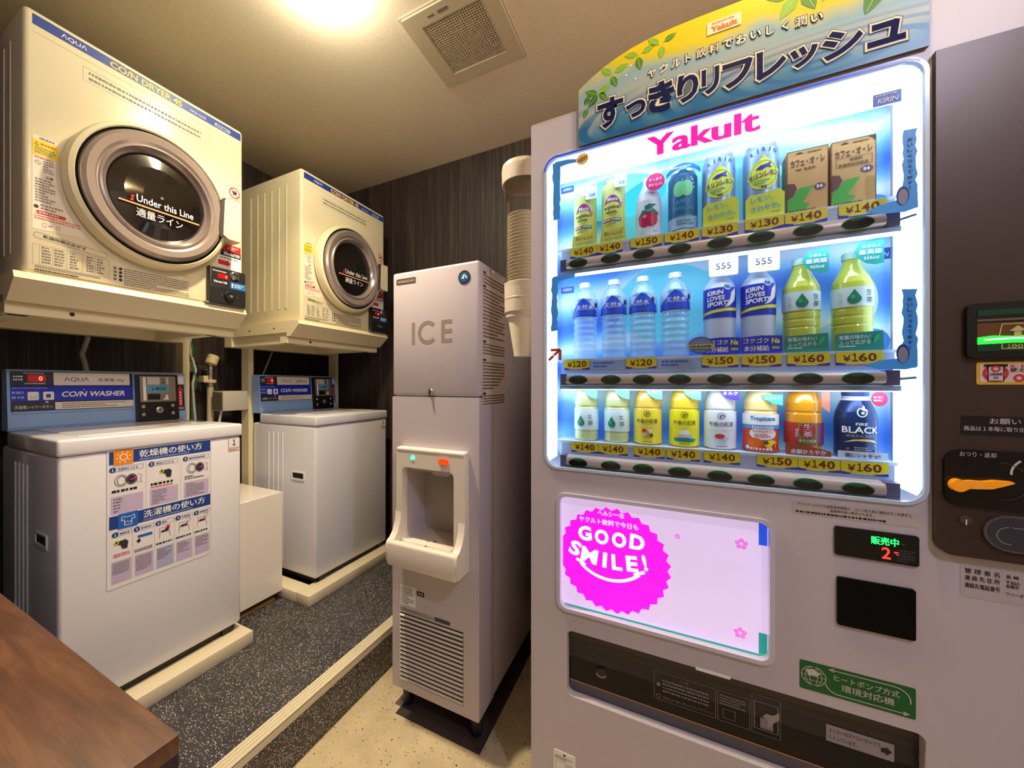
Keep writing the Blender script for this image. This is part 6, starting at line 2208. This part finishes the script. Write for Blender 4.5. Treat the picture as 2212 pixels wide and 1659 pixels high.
def pr(b, c):
    b.rect(c, -0.046, 0.046, 0.058, 0.081, PWHITE, 2)
    b.text(c, 'Tropicana', 0.0, 0.0705, 0.0115, M('ink_tropical_blue', (20, 130, 180), 0.5), w=0.044, bold=0.03, h=3)
    b.rect(c, -0.046, 0.046, 0.050, 0.0575, M('band_sky', (60, 160, 220), 0.5), 3)
    b.text(c, 'Essentials', 0.0, 0.0537, 0.0055, PWHITE, w=0.036, bold=0.02, h=4)
    b.disc(c, 0.0, 0.040, 0.0235, PWHITE, 2, ry=0.0135)
    b.text(c, 'マルチビタミン', 0.0, 0.045, 0.0065, PRED, w=0.036, bold=0.03, h=4)
    b.fine(c, -0.014, 0.014, 0.032, 0.040, 2, PRED, 5, 4)
    b.disc(c, -0.014, 0.020, 0.013, M('fruit_orange', (244, 110, 30), 0.45), 2.5, ry=0.011)
    b.disc(c, 0.014, 0.018, 0.012, PYELLOW, 2.5, ry=0.009)
    b.disc(c, 0.022, 0.012, 0.008, PRED, 2.7)
    b.poly(c, [(0.0, 0.022), (0.006, 0.026), (0.010, 0.020), (0.004, 0.017)], PGREEN, 3)
    b.rect(c, -0.046, 0.046, 0.003, 0.009, M('fruit_red'), 3)
    b.fine(c, -0.022, 0.024, 0.004, 0.012, 1, PWHITE, 6, 4)
    b.disc(c, -0.027, 0.010, 0.004, PWHITE, 4)


d.sleeve('label', 0.003, 0.081, M('label_vermilion', (236, 80, 40), 0.45), pr)


def cd(b, q):
    s_ = slab(b, q, [(0.031, 0.100), (0.031, 0.122), (-0.006, 0.122), (0.002, 0.112), (0.016, 0.104)], M('card_aqua', (90, 224, 236), 0.45))
    b.text(s_, 'ビタミン', 0.015, 0.1145, 0.0065, CARD_W, w=0.026, bold=0.02)


d.card('corner_card', cd)

# --- roasted tea
d = Drink('roasted_tea_bottle', 'amber roasted tea bottle with red and purple label on the bottom shelf', 'bottle', 0.2575, Z3, 0.0300)
d.body(SMALL, M('tea_roasted_amber', (240, 160, 30), 0.15, coat=0.5))
small_cap(d, M('cap_ivory', (244, 236, 220), 0.4))


def pr(b, c):
    b.rect(c, -0.014, -0.006, 0.022, 0.066, M('label_olive', (120, 120, 50), 0.45), 2)
    b.rect(c, -0.006, 0.016, 0.022, 0.066, M('label_moss', (130, 110, 60), 0.45), 2)
    b.rect(c, 0.016, 0.046, 0.022, 0.066, M('label_plum', (120, 40, 90), 0.45), 2)
    b.disc(c, 0.0, 0.050, 0.0125, M('label_crimson', (176, 30, 50), 0.45), 3, ry=0.015)
    b.text(c, '生', 0.0, 0.058, 0.012, PWHITE, w=0.0125, bold=0.03, h=4)
    b.text(c, '茶', 0.0, 0.0435, 0.012, PWHITE, w=0.014, bold=0.03, h=4)
    b.text(c, 'ほうじ煎茶', 0.0, 0.030, 0.0055, PWHITE, w=0.026, bold=0.01, h=4)
    b.fine(c, -0.018, -0.012, 0.036, 0.054, 5, PWHITE, 4, 4)


d.sleeve('label', 0.022, 0.066, M('label_red_brick', (190, 50, 46), 0.45), pr)


def cd(b, q):
    s_ = slab(b, q, [(-0.034, 0.001), (0.034, 0.001), (0.034, 0.011), (0.022, 0.015), (-0.010, 0.022), (-0.034, 0.022)], M('card_chestnut', (160, 64, 40), 0.45))
    b.text(s_, '余韻かろやか', 0.0, 0.0085, 0.0095, CARD_W, w=0.054, bold=0.03)


d.card('lower_card', cd)


def cd(b, q):
    slab(b, q, [(0.020, 0.100), (0.032, 0.088), (0.032, 0.138), (0.020, 0.138)], M('card_coral', (244, 130, 110), 0.45))


d.card('corner_card', cd)

# --- black coffee bottle can
d = Drink('coffee_bottle_can', 'dark blue aluminium coffee bottle at the far right of the bottom shelf', 'bottle', 0.339, Z3, 0.0300)
FB = M('coffee_blue', (20, 54, 110), 0.28, metal=0.3)
FB2 = M('coffee_cap_blue', (50, 96, 160), 0.3, metal=0.3)
d.body([(0.026, 0.0), (0.0298, 0.004), (0.0298, 0.078), (0.0285, 0.090), (0.0205, 0.112), (0.019, 0.114), (0.019, 0.120)], [ALU, FB, FB, FB, CAPW, CAPW])
b = MB()
b.lathe([(0.0185, 0.1202), (0.0195, 0.122), (0.0195, 0.138), (0.018, 0.140), (0.0, 0.140)], (d.x, PYC, d.z), FB2, 28)
b.build('cap', d.t)


def pr(b, c):
    b.text(c, 'FIRE', 0.0, 0.067, 0.0055, PWHITE, w=0.016, bold=0.02, h=3)
    b.text(c, 'BLACK', 0.0, 0.056, 0.0125, PWHITE, w=0.054, bold=0.02, h=3)
    b.text(c, '目覚めの深煎り', 0.0, 0.0445, 0.0055, PGREYL, w=0.040, h=3)
    b.poly(c, [(-0.024, 0.031), (-0.012, 0.037), (0.004, 0.039), (0.018, 0.037), (0.026, 0.031), (0.012, 0.0345), (-0.006, 0.035)], M('flash_gold', (240, 206, 110), 0.4), 3)
    b.fine(c, -0.010, 0.014, 0.016, 0.024, 2, PGREYL, 5, 3)
    b.disc(c, -0.018, 0.019, 0.0025, M('fruit_red'), 3)
    b.disc(c, 0.022, 0.016, 0.0025, M('fruit_red'), 3)
    b.line(c, [(0.018, 0.028), (0.026, 0.022)], 0.0012, PGREYL, 3)


d.sleeve('label', 0.006, 0.078, FB, pr)


def cd(b, q):
    q2 = Fr(q.P(0, 0, -0.010), q.ux, q.uy)
    b.ring(q2, 0.0, 0.090, 0.0065, 0.002, PWHITE, 26, radians(110), radians(400), 20, ry=0.0085)
    b.poly(q2, [(-0.002, 0.096), (0.002, 0.104), (0.004, 0.097), (0.008, 0.094), (0.003, 0.092)], PWHITE, 27)
    b.disc(q2, 0.001, 0.0885, 0.0025, PWHITE, 26)


d.card('flame_emblem', cd)


def cd(b, q):
    s_ = slab(b, q, [(-0.034, 0.001), (0.034, 0.001), (0.034, 0.0145), (-0.034, 0.0155)], M('card_silver', (196, 206, 226), 0.4))
    b.text(s_, '朝にシャキッ!', 0.0, 0.0075, 0.0085, PBLACK, w=0.048, bold=0.03)


d.card('lower_card', cd)


def cd(b, q):
    s_ = slab(b, q, circ(0.023, 0.116, 0.011, 0.014, 18), M('disc_rose', (226, 60, 110), 0.45))
    b.fine(s_, 0.015, 0.031, 0.110, 0.122, 2, CARD_W, 5)


d.card('corner_card', cd)

# true sizes: the display samples are a little stouter and taller than first drawn
for t in SHOWN:
    zs_ = t.location.z
    k_ = Matrix.Diagonal((1.07, 1.05, 1.10 if zs_ > 1.4 else 1.02 if zs_ > 1.1 else 1.05, 1.0))
    for ch in t.children:
        ch.data.transform(k_)
